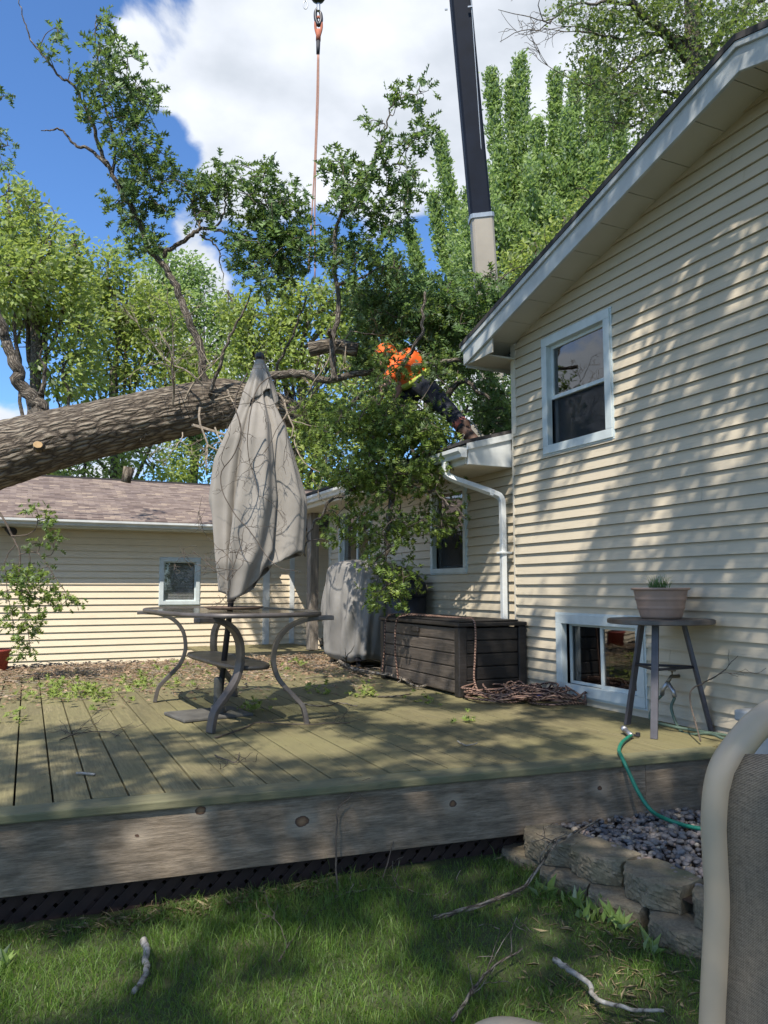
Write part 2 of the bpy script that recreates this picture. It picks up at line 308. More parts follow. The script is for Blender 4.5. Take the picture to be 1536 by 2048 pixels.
# ------------------------------------------------------------------ siding
def siding(mb,o,u,n,z0,z1,ex,span,holes=()):
    o=np.asarray(o,float);u=nrm(u);n=nrm(n); B,T=.023,.003
    def pt(a,off,z): return o+u*a+n*off+up*z
    z=z0; ci=0
    while z<z1-1e-4:
        zt=min(z+ex,z1); ci+=1
        if ci%2==0 and zt<z1-.01:
            s_a=span(z+.001); s_b=span(zt-.001); lo,hi=max(s_a[0],s_b[0]),min(s_a[1],s_b[1])
            for q in np.arange(lo+U(.3,2.6),hi-.15,3.1):
                q=q+U(-.5,.5)
                if q<lo+.05 or q>hi-.05 or any(h[0]-.06<q<h[1]+.06 and h[2]<zt+.02 and h[3]>z-.02 for h in holes): continue
                mb.obox(pt(q,B-.001,z+.001),u*.0022,n*.0026,up*(ex-.004)-n*(B-T)*(ex-.004)/ex)
        br=sorted({z,zt,*[h[k] for h in holes for k in (2,3) if z+1e-4<h[k]<zt-1e-4]})
        for a,b in zip(br[:-1],br[1:]):
            oa=B+(T-B)*(a-z)/ex; ob=B+(T-B)*(b-z)/ex
            s0=span(a+1e-4); s1=span(b-1e-4)
            if s0[1]-s0[0]<.01: continue
            if s1[1]<s1[0]: s1=((s0[0]+s0[1])/2,)*2
            cuts=sorted([(h[0],h[1]) for h in holes if h[2]<b-1e-4 and h[3]>a+1e-4])
            segs=[]; cur=(s0[0],s1[0])
            for c in cuts: segs.append((cur,(c[0],c[0]))); cur=(c[1],c[1])
            segs.append((cur,(s0[1],s1[1])))
            for (l,r) in segs:
                if r[0]-l[0]<.002: continue
                v=[pt(l[0],oa,a),pt(r[0],oa,a),pt(r[1],ob,b),pt(l[1],ob,b)]; f=[(0,1,2,3)]
                if a==z: v+=[pt(l[0],T-.010,a+.004),pt(r[0],T-.010,a+.004)]; f.append((4,5,1,0))
                mb.add(v,f)
        z=zt
def frame_fn(o,u,n):
    o=np.asarray(o,float);u=nrm(u);n=nrm(n)
    def b(mb,u0,u1,n0,n1,z0,z1): mb.obox(o+u*u0+n*n0+up*z0,u*(u1-u0),n*(n1-n0),up*(z1-z0)); return mb
    return b
def ringb(b,mb,u0,u1,z0,z1,w,n0,n1):
    b(mb,u0,u1,n0,n1,z0,z0+w); b(mb,u0,u1,n0,n1,z1-w,z1); b(mb,u0,u0+w,n0,n1,z0+w,z1-w); b(mb,u1-w,u1,n0,n1,z0+w,z1-w); return mb
def glassmat(name,tint=(.02,.025,.03),alpha=.5,refl=.9):
    t=NT(name); t.t.nodes.remove(t.b); g=t.n('ShaderNodeBsdfGlossy'); g.inputs['Roughness'].default_value=.02; g.inputs[0].default_value=(refl,refl,refl,1)
    tr=t.n('ShaderNodeBsdfTransparent'); tr.inputs[0].default_value=(alpha,alpha,alpha,1); fr=t.n('ShaderNodeLayerWeight'); fr.inputs[0].default_value=.5
    v=t.coord(); bp=t.n('ShaderNodeBump'); bp.inputs['Strength'].default_value=.05; bp.inputs['Distance'].default_value=.02; t.l(t.noise(v,3,2),bp.inputs['Height']); t.l(bp.outputs[0],g.inputs['Normal'])
    m=t.n('ShaderNodeMixShader'); t.l(t.math('ADD',t.math('MULTIPLY',t.math('POWER',fr.outputs['Facing'],2.5),.9),.09),m.inputs[0]); t.l(tr.outputs[0],m.inputs[1]); t.l(g.outputs[0],m.inputs[2]); t.l(m.outputs[0],t.o.inputs[0]); return t.m
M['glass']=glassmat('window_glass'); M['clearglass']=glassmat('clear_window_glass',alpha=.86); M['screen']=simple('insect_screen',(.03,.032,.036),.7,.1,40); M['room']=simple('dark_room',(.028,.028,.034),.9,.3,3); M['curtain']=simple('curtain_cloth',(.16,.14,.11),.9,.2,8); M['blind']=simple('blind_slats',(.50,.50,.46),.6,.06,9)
# ------------------------------------------------------------------ ground
XW=3.95
def mat_ground():
    t=NT('lawn_soil'); v=t.coord(); a=t.noise(v,2.2,8,.65); b=t.noise(v,40,5,.7)
    c=t.ramp(a,[(.3,(.035,.045,.015)),(.55,(.055,.075,.02)),(.75,(.11,.10,.05))]); t.col(t.mix(t.mr(b,.4,.7,0,.6),c,(.03,.025,.015))).rough(.95); t.bump(b,.6,.02); return t.m
def lawn_z(x,y):
    return -.44-.035*np.clip(x-1.2,0,1)*np.clip(3.4-y,0,1)+.012*np.sin(x*2.3+y)+.01*np.sin(y*3.1-x*1.7)
mb=MB()
xs=np.concatenate([[-300,-80,-30,-12],np.linspace(-6,8,113),[12,30,80,300]]); ys=np.concatenate([[-300,-80,-20,-6],np.linspace(-2,5,57),[8,14,30,90,300]])
GX,GY=np.meshgrid(xs,ys); GZ=lawn_z(np.clip(GX,-6,8),np.clip(GY,-2,5)); mb.grid(np.stack([GX,GY,GZ],-1).transpose(1,0,2))
tag(mb.build('ground',mat_ground(),smooth=True),kind='structure')
# ------------------------------------------------------------------ deck
deckY=lambda x:3.50-.09*(x+.07)
deck=thing('deck',(1.5,3.5,-.44),'low weathered green grey wooden deck with a wide knotty rim board','deck')
mb=MB(); x=-5.6; bw=.151
while x<XW-.02:
    x1=min(x+bw-.008,XW-.012); yb=9.85 if x1<2.28 else 12.1
    ya=deckY((x+x1)/2)+.145; dz=U(-.0025,.0025); yk=U(5.2,8.5) if rng.random()<.75 else None
    pieces=[(ya,yb)] if yk is None else [(ya,yk-.003),(yk+.003,yb)]
    for (p,q) in pieces:
        za,zb=dz,dz+U(-.002,.002)
        y0l=deckY(x)+.145 if p==ya else p; y0r=deckY(x1)+.145 if p==ya else p
        v=[(x,y0l,za),(x1,y0r,za),(x1,q,zb),(x,q,zb)]; v+= [(a,b,c-.036) for a,b,c in v]
        mb.add(v,[(0,1,2,3),(7,6,5,4),(0,4,5,1),(1,5,6,2),(2,6,7,3),(3,7,4,0)])
    x+=bw
mb.build('decking',M['decking'],deck,bevel=.003)
kn=[onY(275,1675,3.45),onY(603,1642,3.42),onY(402,1622,3.44),onY(903,1605,3.36),onY(1205,1578,3.25)]
M['rim']=wood('rim_board_wood',(.10,.075,.048),(.245,.19,.135),(.40,.32,.235),0,1.5,knots=[((k[0]-1.5,k[1]-3.5,k[2]+.44),r) for k,r in zip(kn,(.020,.026,.020,.020,.019))],bump=.5)
M['border']=wood('border_board_wood',(.12,.11,.06),(.21,.19,.105),(.31,.275,.16),0,1.,moss=(.155,.16,.085))
ed=lambda x,off:np.array([x,deckY(x)+off,0])
a0,a1=-5.6,3.56; eu=nrm(ed(a1,0)-ed(a0,0)); en=np.array([-eu[1],eu[0],0]); EL=np.linalg.norm(ed(a1,0)-ed(a0,0))
mb=MB(); 
for (s,e) in ((0,4.2),(4.204,EL)): mb.obox(ed(a0,0)+eu*s+up*(-.036),eu*(e-s),en*.140,up*.037)
mb.build('border_board',M['border'],deck,bevel=.006)
mb=MB(); sp=(ed(3.02,0)-ed(a0,0))@eu
mb.obox(ed(a0,0)+en*.022+up*(-.322),eu*sp,en*.038,up*.284); mb.obox(ed(a0,0)+en*.024+eu*(sp+.003)+up*(-.32),eu*(EL-sp-.01),en*.038,up*.282)
rim=mb.build('rim_board',M['rim'],deck,bevel=.003)
# lattice skirt under the rim
mb=MB(); LZ0,LZ1=-.62,-.29; base=ed(a0,0)+en*.10
def slat(s0,dirn,off):
    h=LZ1-LZ0; d=nrm(eu*dirn+up); L=h*math.sqrt(2); wd=nrm(eu-up*dirn)*.040
    mb.obox(base+eu*s0+up*LZ0+en*off,d*L,wd,en*.007)
s=-.4
while s<EL: slat(s,1,0.); slat(s+.35,-1,.0085); s+=.0785
mb.build('lattice_skirt',M['lattice'],deck)
mb=MB(); 
for x in (-2.3,.25,2.12): mb=MB(); mb.obox(ed(x,0)+en*.125+up*-.62,eu*.09,en*.09,up*.33); mb.build('support_post',M['lattice'],deck)
for q in ((-5.6,3.9,4.2,4.24),(-5.6,2.3,9.80,9.84)): mb=MB(); mb.box(*q,-.6 if q[2]<5 else -.44,-.037); mb.build('joist',M['lattice'],deck)
mb=MB(); M['screw']=simple('rusty_screw',(.03,.022,.016),.6,.2); x=-5.6
while x<XW-.1:
    for yy in np.arange(3.9,9.8,.42):
        for q in (.028,.115): c=np.array([x+q+U(-.006,.006),yy+U(-.012,.012),.0035]); mb.add([c+np.array([.0042*math.cos(a),.0042*math.sin(a),0]) for a in np.linspace(0,2*math.pi,7)[:-1]],[tuple(range(6))])
    x+=bw
tag(mb.build('deck_screws',M['screw'],deck),kind='stuff')
# ------------------------------------------------------------------ house
RY=2.93; zs=lambda y:3.17+.29*(5.53-max(y,2*RY-y)) if y<RY else 3.17+.29*(5.53-y)
house=thing('house',(5,3,-.44),'cream vinyl sided house with a tall gable wall and a low wing','house')
def span(z):
    # gable outline
    if z<=zs(5.75): return (0.11,5.75)
    y1=5.53+(3.17-z)/.29; return (2*RY-y1,y1) if y1>RY else (RY,RY)
holes=[(4.45,5.28,2.03,3.0),(4.2,5.16,.075,.675)]
mb=MB(); siding(mb,(XW,0,0),(0,1,0),(-1,0,0),-.40,3.92,.0885,span,holes)
mb.build('gable_siding',M['siding'],house)
mb=MB(); WX=3.985; siding(mb,(WX,0,0),(0,1,0),(-1,0,0),-.02,2.0,.0885,lambda z:(5.75,10.55),[(6.66,7.38,1.06,1.96),(9.03,10.12,1.15,1.97)])
siding(mb,(5.1,0,0),(0,1,0),(-1,0,0),-.02,2.0,.0885,lambda z:(10.55,12.2))
mb.build('wing_siding',M['siding'],house)
mb=MB(); mb.box(XW+.05,9,.12,5.72,-.44,.05); mb.box(4.6,9,.12,5.72,.05,3.0); mb.box(4.6,9,5.80,10.5,-.44,2.05); mb.box(5.15,9,10.5,12.1,-.44,2.05); mb.box(WX+.02,4.6,5.76,6.5,-.44,2.0)
mb.build('inner_wall',M['room'],house)
mb=MB(); mb.box(XW-.0195,XW+.6,5.75,5.772,-.4,3.10); mb.build('corner_trim',M['cream'],house); mb=MB(); mb.box(XW-.022,XW-.0,5.70,5.7495,2.28,3.11); mb.build('corner_trim',M['cream'],house)
mb=MB(); mb.box(WX-.018,WX+.08,10.47,10.56,0,2.0); mb.box(WX-.01,5.1,10.5605,10.58,0,2.0)
mb.build('corner_trim',M['cream'],house)
# main roof: two slopes extruded along X
def prismX(mb,poly,x0,x1):
    n=len(poly); v=[(x0,a,b) for a,b in poly]+[(x1,a,b) for a,b in poly]; f=[tuple(range(n)),tuple(range(2*n-1,n-1,-1))]+[(i,i+n,(i+1)%n+n,(i+1)%n) for i in range(n)]; mb.add(v,f)
RX=3.60; ye=6.05; zr=zs(RY)
far=lambda o,y0,y1:[(y0,zs(y0)+o[0]),(y1,zs(y1)+o[0]),(y1,zs(y1)+o[1]),(y0,zs(y0)+o[1])]
yn=2*RY-ye
mb=MB(); o=(.115,.155); prismX(mb,[(ye+.03,zs(ye)+o[0]-.01),(RY,zr+o[0]),(yn,zs(yn)+o[0]),(yn,zs(yn)+o[1]),(RY,zr+o[1]),(ye+.03,zs(ye)+o[1]-.01)],RX-.03,9.5)
mb.build('roof',M['dark_shingle'],house)
mb=MB(); o=(-.065,.112); prismX(mb,[(ye,zs(ye)+o[0]),(RY,zr+o[0]-.0),(yn,zs(yn)+o[0]),(yn,zs(yn)+o[1]),(RY,zr+o[1]),(ye,zs(ye)+o[1])],RX-.004,RX+.02)
prismX(mb,[(ye+.012,zs(ye)+.065),(RY,zr+.075),(yn,zs(yn)+.065),(yn,zs(yn)+.113),(RY,zr+.113),(ye+.012,zs(ye)+.113)],RX-.024,RX-.0045)
mb.box(RX+.0205,9.5,ye-.02,ye,zs(ye)-.085,zs(ye)+.11)
mb.build('rake_fascia',M['greytrim'],house,bevel=.003)
# rake soffit with panel seams
mb=MB(); y=ye-.021
while y>yn+.2:
    y2=max(y-.30,RY) if y>RY+1e-6 else y-.30
    v=[(RX+.021,y,zs(y)),(XW+.03,y,zs(y)),(XW+.03,y2+.006,zs(y2+.006)),(RX+.021,y2+.006,zs(y2+.006))]; v+=[(a,b,c+.02) for a,b,c in v]
    mb.add(v,[(0,1,2,3),(7,6,5,4),(0,4,5,1),(1,5,6,2),(2,6,7,3),(3,7,4,0)]); y=y2
mb.box(XW,9,5.77,ye-.021,zs(ye)-.05,zs(ye)-.03); mb.box(RX+.021,XW,5.70,ye-.021,zs(ye)-.06,zs(ye)-.045)
mb.build('soffit',M['soffit'],house)
mb=MB(); prismX(mb,[(ye-.022,zs(ye)-.058),(5.60,zs(ye)-.058),(5.60,zs(5.6)-.003),(ye-.022,zs(ye)-.003)],RX+.022,RX+.035); mb.build('eave_return',M['soffit'],house)
# wing roof
wr=lambda x:2.17+.27*(x-3.46)
mb=MB(); v=[(3.44,5.79,wr(3.44)),(7.5,5.79,wr(7.5)),(7.5,12.9,wr(7.5)),(3.44,12.9,wr(3.44))]; v=[(a,b,c+.03) for a,b,c in v]+[(a,b,c) for a,b,c in v]
mb.add(v,[(0,1,2,3),(7,6,5,4),(0,4,5,1),(1,5,6,2),(2,6,7,3),(3,7,4,0)]); mb.build('wing_roof',M['dark_shingle'],house)
mb=MB(); mb.add([(3.49,5.80,1.985),(3.944,5.80,1.985),(3.944,5.80,wr(3.944)-.002),(3.49,5.80,wr(3.49)-.002),(3.49,5.83,1.985),(3.944,5.83,1.985),(3.944,5.83,wr(3.944)-.002),(3.49,5.83,wr(3.49)-.002)],[(0,1,2,3),(7,6,5,4),(0,4,5,1),(1,5,6,2),(2,6,7,3),(3,7,4,0)])
mb.add([(3.47,5.782,wr(3.47)-.062),(3.947,5.782,wr(3.947)-.062),(3.947,5.782,wr(3.947)-.004),(3.47,5.782,wr(3.47)-.004),(3.47,5.7995,wr(3.47)-.062),(3.947,5.7995,wr(3.947)-.062),(3.947,5.7995,wr(3.947)-.004),(3.47,5.7995,wr(3.47)-.004)],[(0,1,2,3),(7,6,5,4),(0,4,5,1),(1,5,6,2),(2,6,7,3),(3,7,4,0)])
mb.build('eave_end_panel',M['white'],house,bevel=.002)
mb=MB(); mb.box(3.49,3.98,5.831,12.15,1.985,2.0); mb.build('wing_soffit',M['cream'],house)
mb=MB(); mb.box(3.475,3.4895,5.83,12.15,1.99,2.16); mb.build('wing_fascia',M['cream'],house)
def gutter(mb,p0,p1,out,z,w=.10,h=.085):   # K profile, end caps
    p0=np.asarray(p0,float);p1=np.asarray(p1,float);out=nrm(out)
    pr=[(0,h),(0,0),(w*.62,0),(w*.72,h*.35),(w,h*.62),(w,h),(w-.012,h),(w-.012,h-.006),(w-.006,h*.64),(w*.70,h*.38),(w*.60,.006),(.005,.006),(.005,h)]
    v=[p0+out*a+up*(z+b) for a,b in pr]+[p1+out*a+up*(z+b) for a,b in pr]; n=len(pr)
    mb.add(v,[(i,(i+1)%n,(i+1)%n+n,i+n) for i in range(n)])
    for p in (p0,p1): 
        d=nrm(p1-p0)*.002; q=[p+out*a+up*(z+b)+e for e in (-d,d) for a,b in pr[:6]]; mb.add(q,[(0,1,2,3,4,5),(11,10,9,8,7,6)]+[(i,(i+1)%6,(i+1)%6+6,i+6) for i in range(6)])
mb=MB(); gutter(mb,(3.474,5.80,0),(3.474,12.1,0),(-1,0,0),2.045,.09,.085); mb.build('gutter',M['white'],house)
# downspout: outlet, elbow, run down the corner
ds=[np.array([3.425,6.10,2.04]),np.array([3.425,6.10,1.95]),np.array([3.485,6.07,1.89]),np.array([3.80,5.90,1.755]),np.array([3.865,5.86,1.70]),np.array([3.875,5.855,1.60]),np.array([3.875,5.855,.45])]
mb=MB(); mb.tube(smooth_path(ds[:6],5).tolist()+[ds[6].tolist()],.043,4,flat=(1.,.78),tw=math.pi/4)
for z in (1.2,): mb.box(3.83,3.945,5.81,5.9,z,z+.02)
dn=mb.build('downspout',M['white'],house,bevel=.006)
mb=MB(); mb.tube([ds[1]+up*.03,ds[1]-up*.0],.047,4,flat=(1,.78),tw=math.pi/4); mb.build('elbow_joint',M['white'],dn); mb=MB(); mb.tube([ds[3]-nrm(ds[3]-ds[2])*.02,ds[3]+nrm(ds[3]-ds[2])*.012],.047,4,flat=(1,.78),tw=math.pi/4); mb.build('elbow_joint',M['white'],dn)
# windows ---------------------------------------------------------------
def window(par,o,u,n,u0,u1,z0,z1,kind,fw_=.055,name='window'):
    b=frame_fn(o,u,n)
    mb=MB(); ringb(b,mb,u0-.012,u1+.012,z0-.012,z1+.012,fw_,-.02,.035); ringb(b,mb,u0-.025,u1+.025,z0-.025,z1+.025,.016,.0,.024)
    f=mb.build(name,M['frame'],par,bevel=.003)
    i0,i1,j0,j1=u0+fw_-.014,u1-fw_+.014,z0+fw_-.014,z1-fw_+.014
    if kind=='slider':
        um=(i0+i1)/2; mb=MB(); ringb(b,mb,i0,um+.015,j0,j1,.028,-.045,-.018); mb.build('sash',M['frame'],f,bevel=.002)
        mb=MB(); ringb(b,mb,um-.012,i1,j0,j1,.022,-.075,-.047); mb.build('sash',M['frame'],f,bevel=.002)
        mb=MB(); b(mb,i0+.027,um-.012,-.034,-.030,j0+.027,j1-.027); mb.build('pane',M['glass'],f)
        mb=MB(); b(mb,um+.01,i1-.021,-.064,-.060,j0+.021,j1-.021); mb.build('pane',M['glass'],f)
    elif kind=='double':
        zm=j0+(j1-j0)*.48; mb=MB(); ringb(b,mb,i0,i1,zm-.016,j1,.03,-.045,-.015); mb.build('sash',M['frame'],f,bevel=.002)
        mb=MB(); ringb(b,mb,i0,i1,j0,zm+.012,.026,-.08,-.048); mb.build('sash',M['frame'],f,bevel=.002)
        mb=MB(); b(mb,i0+.029,i1-.029,-.032,-.028,zm+.013,j1-.029); mb.build('pane',M['glass'],f)
        mb=MB(); b(mb,i0+.025,i1-.025,-.066,-.062,j0+.025,zm-.013); mb.build('pane',M['glass'],f)
        mb=MB(); ringb(b,mb,i0+.002,i1-.002,j0+.002,zm-.016,.012,-.044,-.036); b(mb,i0+.014,i1-.014,-.0405,-.0395,j0+.014,zm-.028); mb.build('insect_screen',M['screen2'] ,f)
    elif kind=='blind':
        mb=MB(); ringb(b,mb,i0,i1,j0,j1,.02,-.045,-.018); mb.build('sash',M['frame'],f,bevel=.002)
        mb=MB(); b(mb,i0+.019,i1-.019,-.034,-.030,j0+.019,j1-.019); mb.build('pane',M['clearglass'],f)
    else:
        mb=MB(); ringb(b,mb,i0,i1,j0,j1,.03,-.05,-.02); b(mb,(i0+i1)/2-.02,(i0+i1)/2+.02,-.052,-.018,j0+.03,j1-.03); mb.build('sash',M['frame'],f,bevel=.002)
        mb=MB(); b(mb,i0+.029,i1-.029,-.036,-.032,j0+.029,j1-.029); mb.build('pane',M['glass'],f)
    mb=MB(); e=.5; bb=lambda *a:b(mb,*a)
    bb(u0-.3,u1+.3,-e-.02,-e,z0-.05,z1+.05); bb(u0-.32,u0-.3,-e,-.085,z0-.05,z1+.05); bb(u1+.3,u1+.32,-e,-.085,z0-.05,z1+.05); bb(u0-.3,u1+.3,-e,-.085,z0-.07,z0-.05); bb(u0-.3,u1+.3,-e,-.085,z1+.05,z1+.07)
    mb.build('room_recess',M['room'],f)
    if kind=='blind':
        mb=MB(); z=j0+.02
        while z<j1-.02: mb.obox(np.asarray(o)+nrm(u)*(i0+.025)+nrm(n)*-.075+up*z,nrm(u)*(i1-i0-.05),nrm(n)*.010+up*-.019,up*.0014+nrm(n)*.0012); z+=.024
        mb.build('blind',M['blind'],f)
    if kind in('double','slider','fixed'):
        mb=MB(); cols=[(i0,i0+(i1-i0)*(.22 if kind=='slider' else .16))]
        if kind=='slider': cols.append(((i0+i1)/2+.01,(i0+i1)/2+.10))
        for (c0,c1) in cols:
            k=14; uu=np.linspace(c0,c1,k); P=np.array([[np.asarray(o)+nrm(u)*a+nrm(n)*(-.13-.012*math.sin(i*1.9))+up*z for z in (z0,z1)] for i,a in enumerate(uu)]); mb.grid(P)
        mb.build('curtain',M['curtain'],f,solid=.003)
    return f
t=NT('screen_mesh'); t.t.nodes.remove(t.b); _tr=t.n('ShaderNodeBsdfTransparent'); _df=t.n('ShaderNodeBsdfDiffuse'); _df.inputs[0].default_value=(.05,.055,.06,1); _m=t.n('ShaderNodeMixShader'); _m.inputs[0].default_value=.42; t.l(_tr.outputs[0],_m.inputs[1]); t.l(_df.outputs[0],_m.inputs[2]); t.l(_m.outputs[0],t.o.inputs[0]); M['screen2']=t.m
o1=((XW,0,0),(0,1,0),(-1,0,0))
window(house,*o1,4.45,5.28,2.03,3.0,'double',.07)
window(house,*o1,4.2,5.16,.075,.675,'slider',.075)
o2=((WX,0,0),(0,1,0),(-1,0,0))
window(house,*o2,6.66,7.38,1.06,1.96,'double',.05)
window(house,*o2,9.03,10.12,1.15,1.97,'fixed',.05)
# porch post and door in the recess
pc=onX(629,1288,3.78)
mb=MB(); mb.box(3.70,3.83,pc[1]-.02,pc[1]+.14,0.005,1.985); tag(mb.build('porch_post',M['fence_post'],bevel=.006),'grey weathered wooden post with peeling paint holding up the wing eave beside the entry','post')
mb=MB(); mb.box(5.06,5.095,11.05,11.95,0.02,1.93); dr=mb.build('door',M['cream'],house,bevel=.004)
mb=MB(); mb.lathe([(.0,0),(.028,0),(.028,.03),(.0,.04)],(5.03,11.15,.95),12); mb.build('handle',M['frame'],dr)
# ------------------------------------------------------------------ garage
GY0=12.2
gar=thing('garage',(0,14,-.44),'low tan garage with mauve shingle roof, white gutter and one small blinded window','garage')
mb=MB(); siding(mb,(0,GY0,0),(1,0,0),(0,-1,0),-.235,1.84,.0985,lambda z:(-6.5,5.1),[(1.84,2.42,.65,1.34)]); mb.build('wall',M['garage_siding'],gar)
mb=MB(); mb.box(-6.5,1.0,GY0+.03,17.5,-.44,1.9); mb.box(3.0,5.1,GY0+.03,17.5,-.44,1.9); mb.box(1.0,3.0,13.1,17.5,-.44,1.9); mb.build('inner_wall',M['room'],gar)
mb=MB(); mb.box(-6.5,5.1,GY0+.0,GY0+.03,-.44,-.236); mb.build('footing',M['soffit'],gar)
mb=MB(); mb.box(3.45,3.56,GY0-.024,GY0-.002,-.2,1.84); mb.build('corner_trim',M['white'],gar); mb=MB(); mb.box(3.90,3.98,GY0-.024,GY0-.002,-.2,1.84); mb.build('corner_trim',M['white'],gar)
gz=lambda y:1.885+.335*(y-11.78)
def slabY(mb,x0,x1,y0,y1,t=.03):
    v=[(x0,y0,gz(y0)),(x1,y0,gz(y0)),(x1,y1,gz(y1)),(x0,y1,gz(y1))]; v+=[(a,b,c-t) for a,b,c in v]; mb.add(v,[(0,1,2,3),(7,6,5,4),(0,4,5,1),(1,5,6,2),(2,6,7,3),(3,7,4,0)])
mb=MB(); slabY(mb,-6.8,6,11.76,14.66); mb.build('roof',M['shingle'],gar)
mb=MB(); mb.box(-6.8,6,14.60,14.80,gz(14.66)-.02,gz(14.66)+.014); v=[(-6.8,14.6,gz(14.66)-.02),(6,14.6,gz(14.66)-.02),(6,17.6,1.9),(-6.8,17.6,1.9)]; mb.add(v,[(0,1,2,3)]); mb.build('roof_ridge',M['dark_shingle'],gar)
mb=MB(); mb.box(-6.8,3.40,11.78,11.80,1.77,1.853); gutter(mb,(-6.8,11.779,0),(3.33,11.779,0),(0,-1,0),1.775,.10,.08); mb.build('gutter',M['white'],gar)
mb=MB(); mb.box(-6.8,3.42,11.80,GY0,1.755,1.769); mb.build('soffit',M['white'],gar)
window(gar,(0,GY0,0),(1,0,0),(0,-1,0),1.84,2.42,.65,1.34,'blind',.055)
# ------------------------------------------------------------------ patio table
M['metal']=simple('brown_metal',(.115,.10,.09),.45,.25,9,metal=.35,bump=.15,bs=90)
M['blackmetal']=simple('dark_metal',(.035,.035,.042),.4,.2,14,metal=.3)
tag_c=np.array([1.33,5.67,0]); ta=math.radians(4.5)
def tl(x,y,z=0.): c,s=math.cos(ta),math.sin(ta); return np.array([tag_c[0]+c*x-s*y,tag_c[1]+s*x+c*y,z])
tab=thing('patio_table',(1.33,5.67,0),'long brown metal patio table with curved legs and a glass top on the deck','patio table')
A_,B_=.51,.97
def superell(k,a,b,z,p=3.2):
    out=[]
    for i in range(k):
        t=2*math.pi*i/k; c,s=math.cos(t),math.sin(t); out.append(tl(a*math.copysign(abs(c)**(2/p),c),b*math.copysign(abs(s)**(2/p),s),z))
    return np.array(out)
mb=MB(); k=72; pr=[(0,.735),(.0,.712),(-.055,.708),(-.06,.722),(-.045,.7345),(-.012,.741)]
v=[]; 
for (dr_,z) in pr: v+=list(superell(k,A_+dr_,B_+dr_,z))
n=len(pr); mb.add(v,[(a*k+i,a*k+(i+1)%k,((a+1)%n)*k+(i+1)%k,((a+1)%n)*k+i) for a in range(n) for i in range(k)]); mb.build('rim',M['metal'],tab,smooth=True)
t=NT('table_glass'); t.t.nodes.remove(t.b); g=t.n('ShaderNodeBsdfGlossy'); g.inputs['Roughness'].default_value=.08; tr=t.n('ShaderNodeBsdfTransparent'); tr.inputs[0].default_value=(.72,.74,.72,1); fr=t.n('ShaderNodeLayerWeight'); fr.inputs[0].default_value=.5
m1=t.n('ShaderNodeMixShader'); t.l(t.math('ADD',t.math('MULTIPLY',t.math('POWER',fr.outputs['Facing'],4.),.8),.04),m1.inputs[0]); t.l(tr.outputs[0],m1.inputs[1]); t.l(g.outputs[0],m1.inputs[2]); df=t.n('ShaderNodeBsdfDiffuse'); df.inputs[0].default_value=(.22,.19,.15,1)
m2=t.n('ShaderNodeMixShader'); t.l(t.mr(t.noise(t.coord(),9,6,.7),.45,.8,.08,.5),m2.inputs[0]); t.l(m1.outputs[0],m2.inputs[1]); t.l(df.outputs[0],m2.inputs[2]); t.l(m2.outputs[0],t.o.inputs[0]); M['tglass']=t.m
mb=MB(); v=list(superell(k,A_-.05,B_-.05,.7335))+list(superell(k,A_-.05,B_-.05,.7285)); mb.add(v,[tuple(range(k)),tuple(range(2*k-1,k-1,-1))]+[(i,i+k,(i+1)%k+k,(i+1)%k) for i in range(k)]); mb.build('glass_top',M['tglass'],tab)
for sx in (-1,1):
    for sy in (-1,1):
        prof=[(.46,.86,.700),(.40,.84,.700),(.30,.80,.690),(.20,.745,.645),(.135,.70,.56),(.115,.675,.46),(.12,.67,.38),(.155,.68,.29),(.23,.71,.20),(.295,.735,.125),(.315,.745,.06),(.325,.75,.0)]
        pts=np.array([tl(sx*a,sy*b,z) for a,b,z in prof]); sd=tl(sx*0.25,sy*1.,0)-tl(0,0,0); side=nrm(np.array([-sx*.0+sd[0]*0,0,0])+ (tl(0,1)-tl(0,0)) - (tl(1,0)-tl(0,0))*sx*sy*.25)
        mb=MB(); mb.sweep(smooth_path(pts,6),side,.07,.03); mb.build('leg',M['metal'],tab,bevel=.004)
mb=MB(); kk=48; P=[tl(.15*math.copysign(abs(math.cos(t))**.6,math.cos(t)),.66*math.copysign(abs(math.sin(t))**.6,math.sin(t)),.375) for t in np.linspace(0,2*math.pi,kk+1)]; mb.tube(P,.017,6,cap=False); 
mb.build('shelf_frame',M['metal'],tab,smooth=True)
mb=MB(); v=[p-up*.004 for p in P[:-1]]+[p+up*.008 for p in P[:-1]]; v=[np.array([tag_c[0]+(q[0]-tag_c[0])*.93,tag_c[1]+(q[1]-tag_c[1])*.97,q[2]]) for q in v]; mb.add(v,[tuple(range(kk-1,-1,-1)),tuple(range(kk,2*kk))]+[(i,(i+1)%kk,(i+1)%kk+kk,i+kk) for i in range(kk)]); mb.build('shelf',M['metal'],tab)
# tray left on the table
M['tray']=simple('tray_brown',(.13,.085,.06),.6,.3,10)
mb=MB(); c=D(468,1217,5.6); c[2]=.7425; k=36
v=[];pr=[(.0,0),(.19,0),(.205,.014),(.213,.014),(.197,-.0+.0005)]
mb.lathe([(.02,0),(.18,0),(.215,.020),(.208,.022),(.178,.006),(.02,.005)],c,36); tag(mb.build('tray',M['tray'],smooth=True),'round dark brown tray lying on the patio table by the umbrella pole','tray')
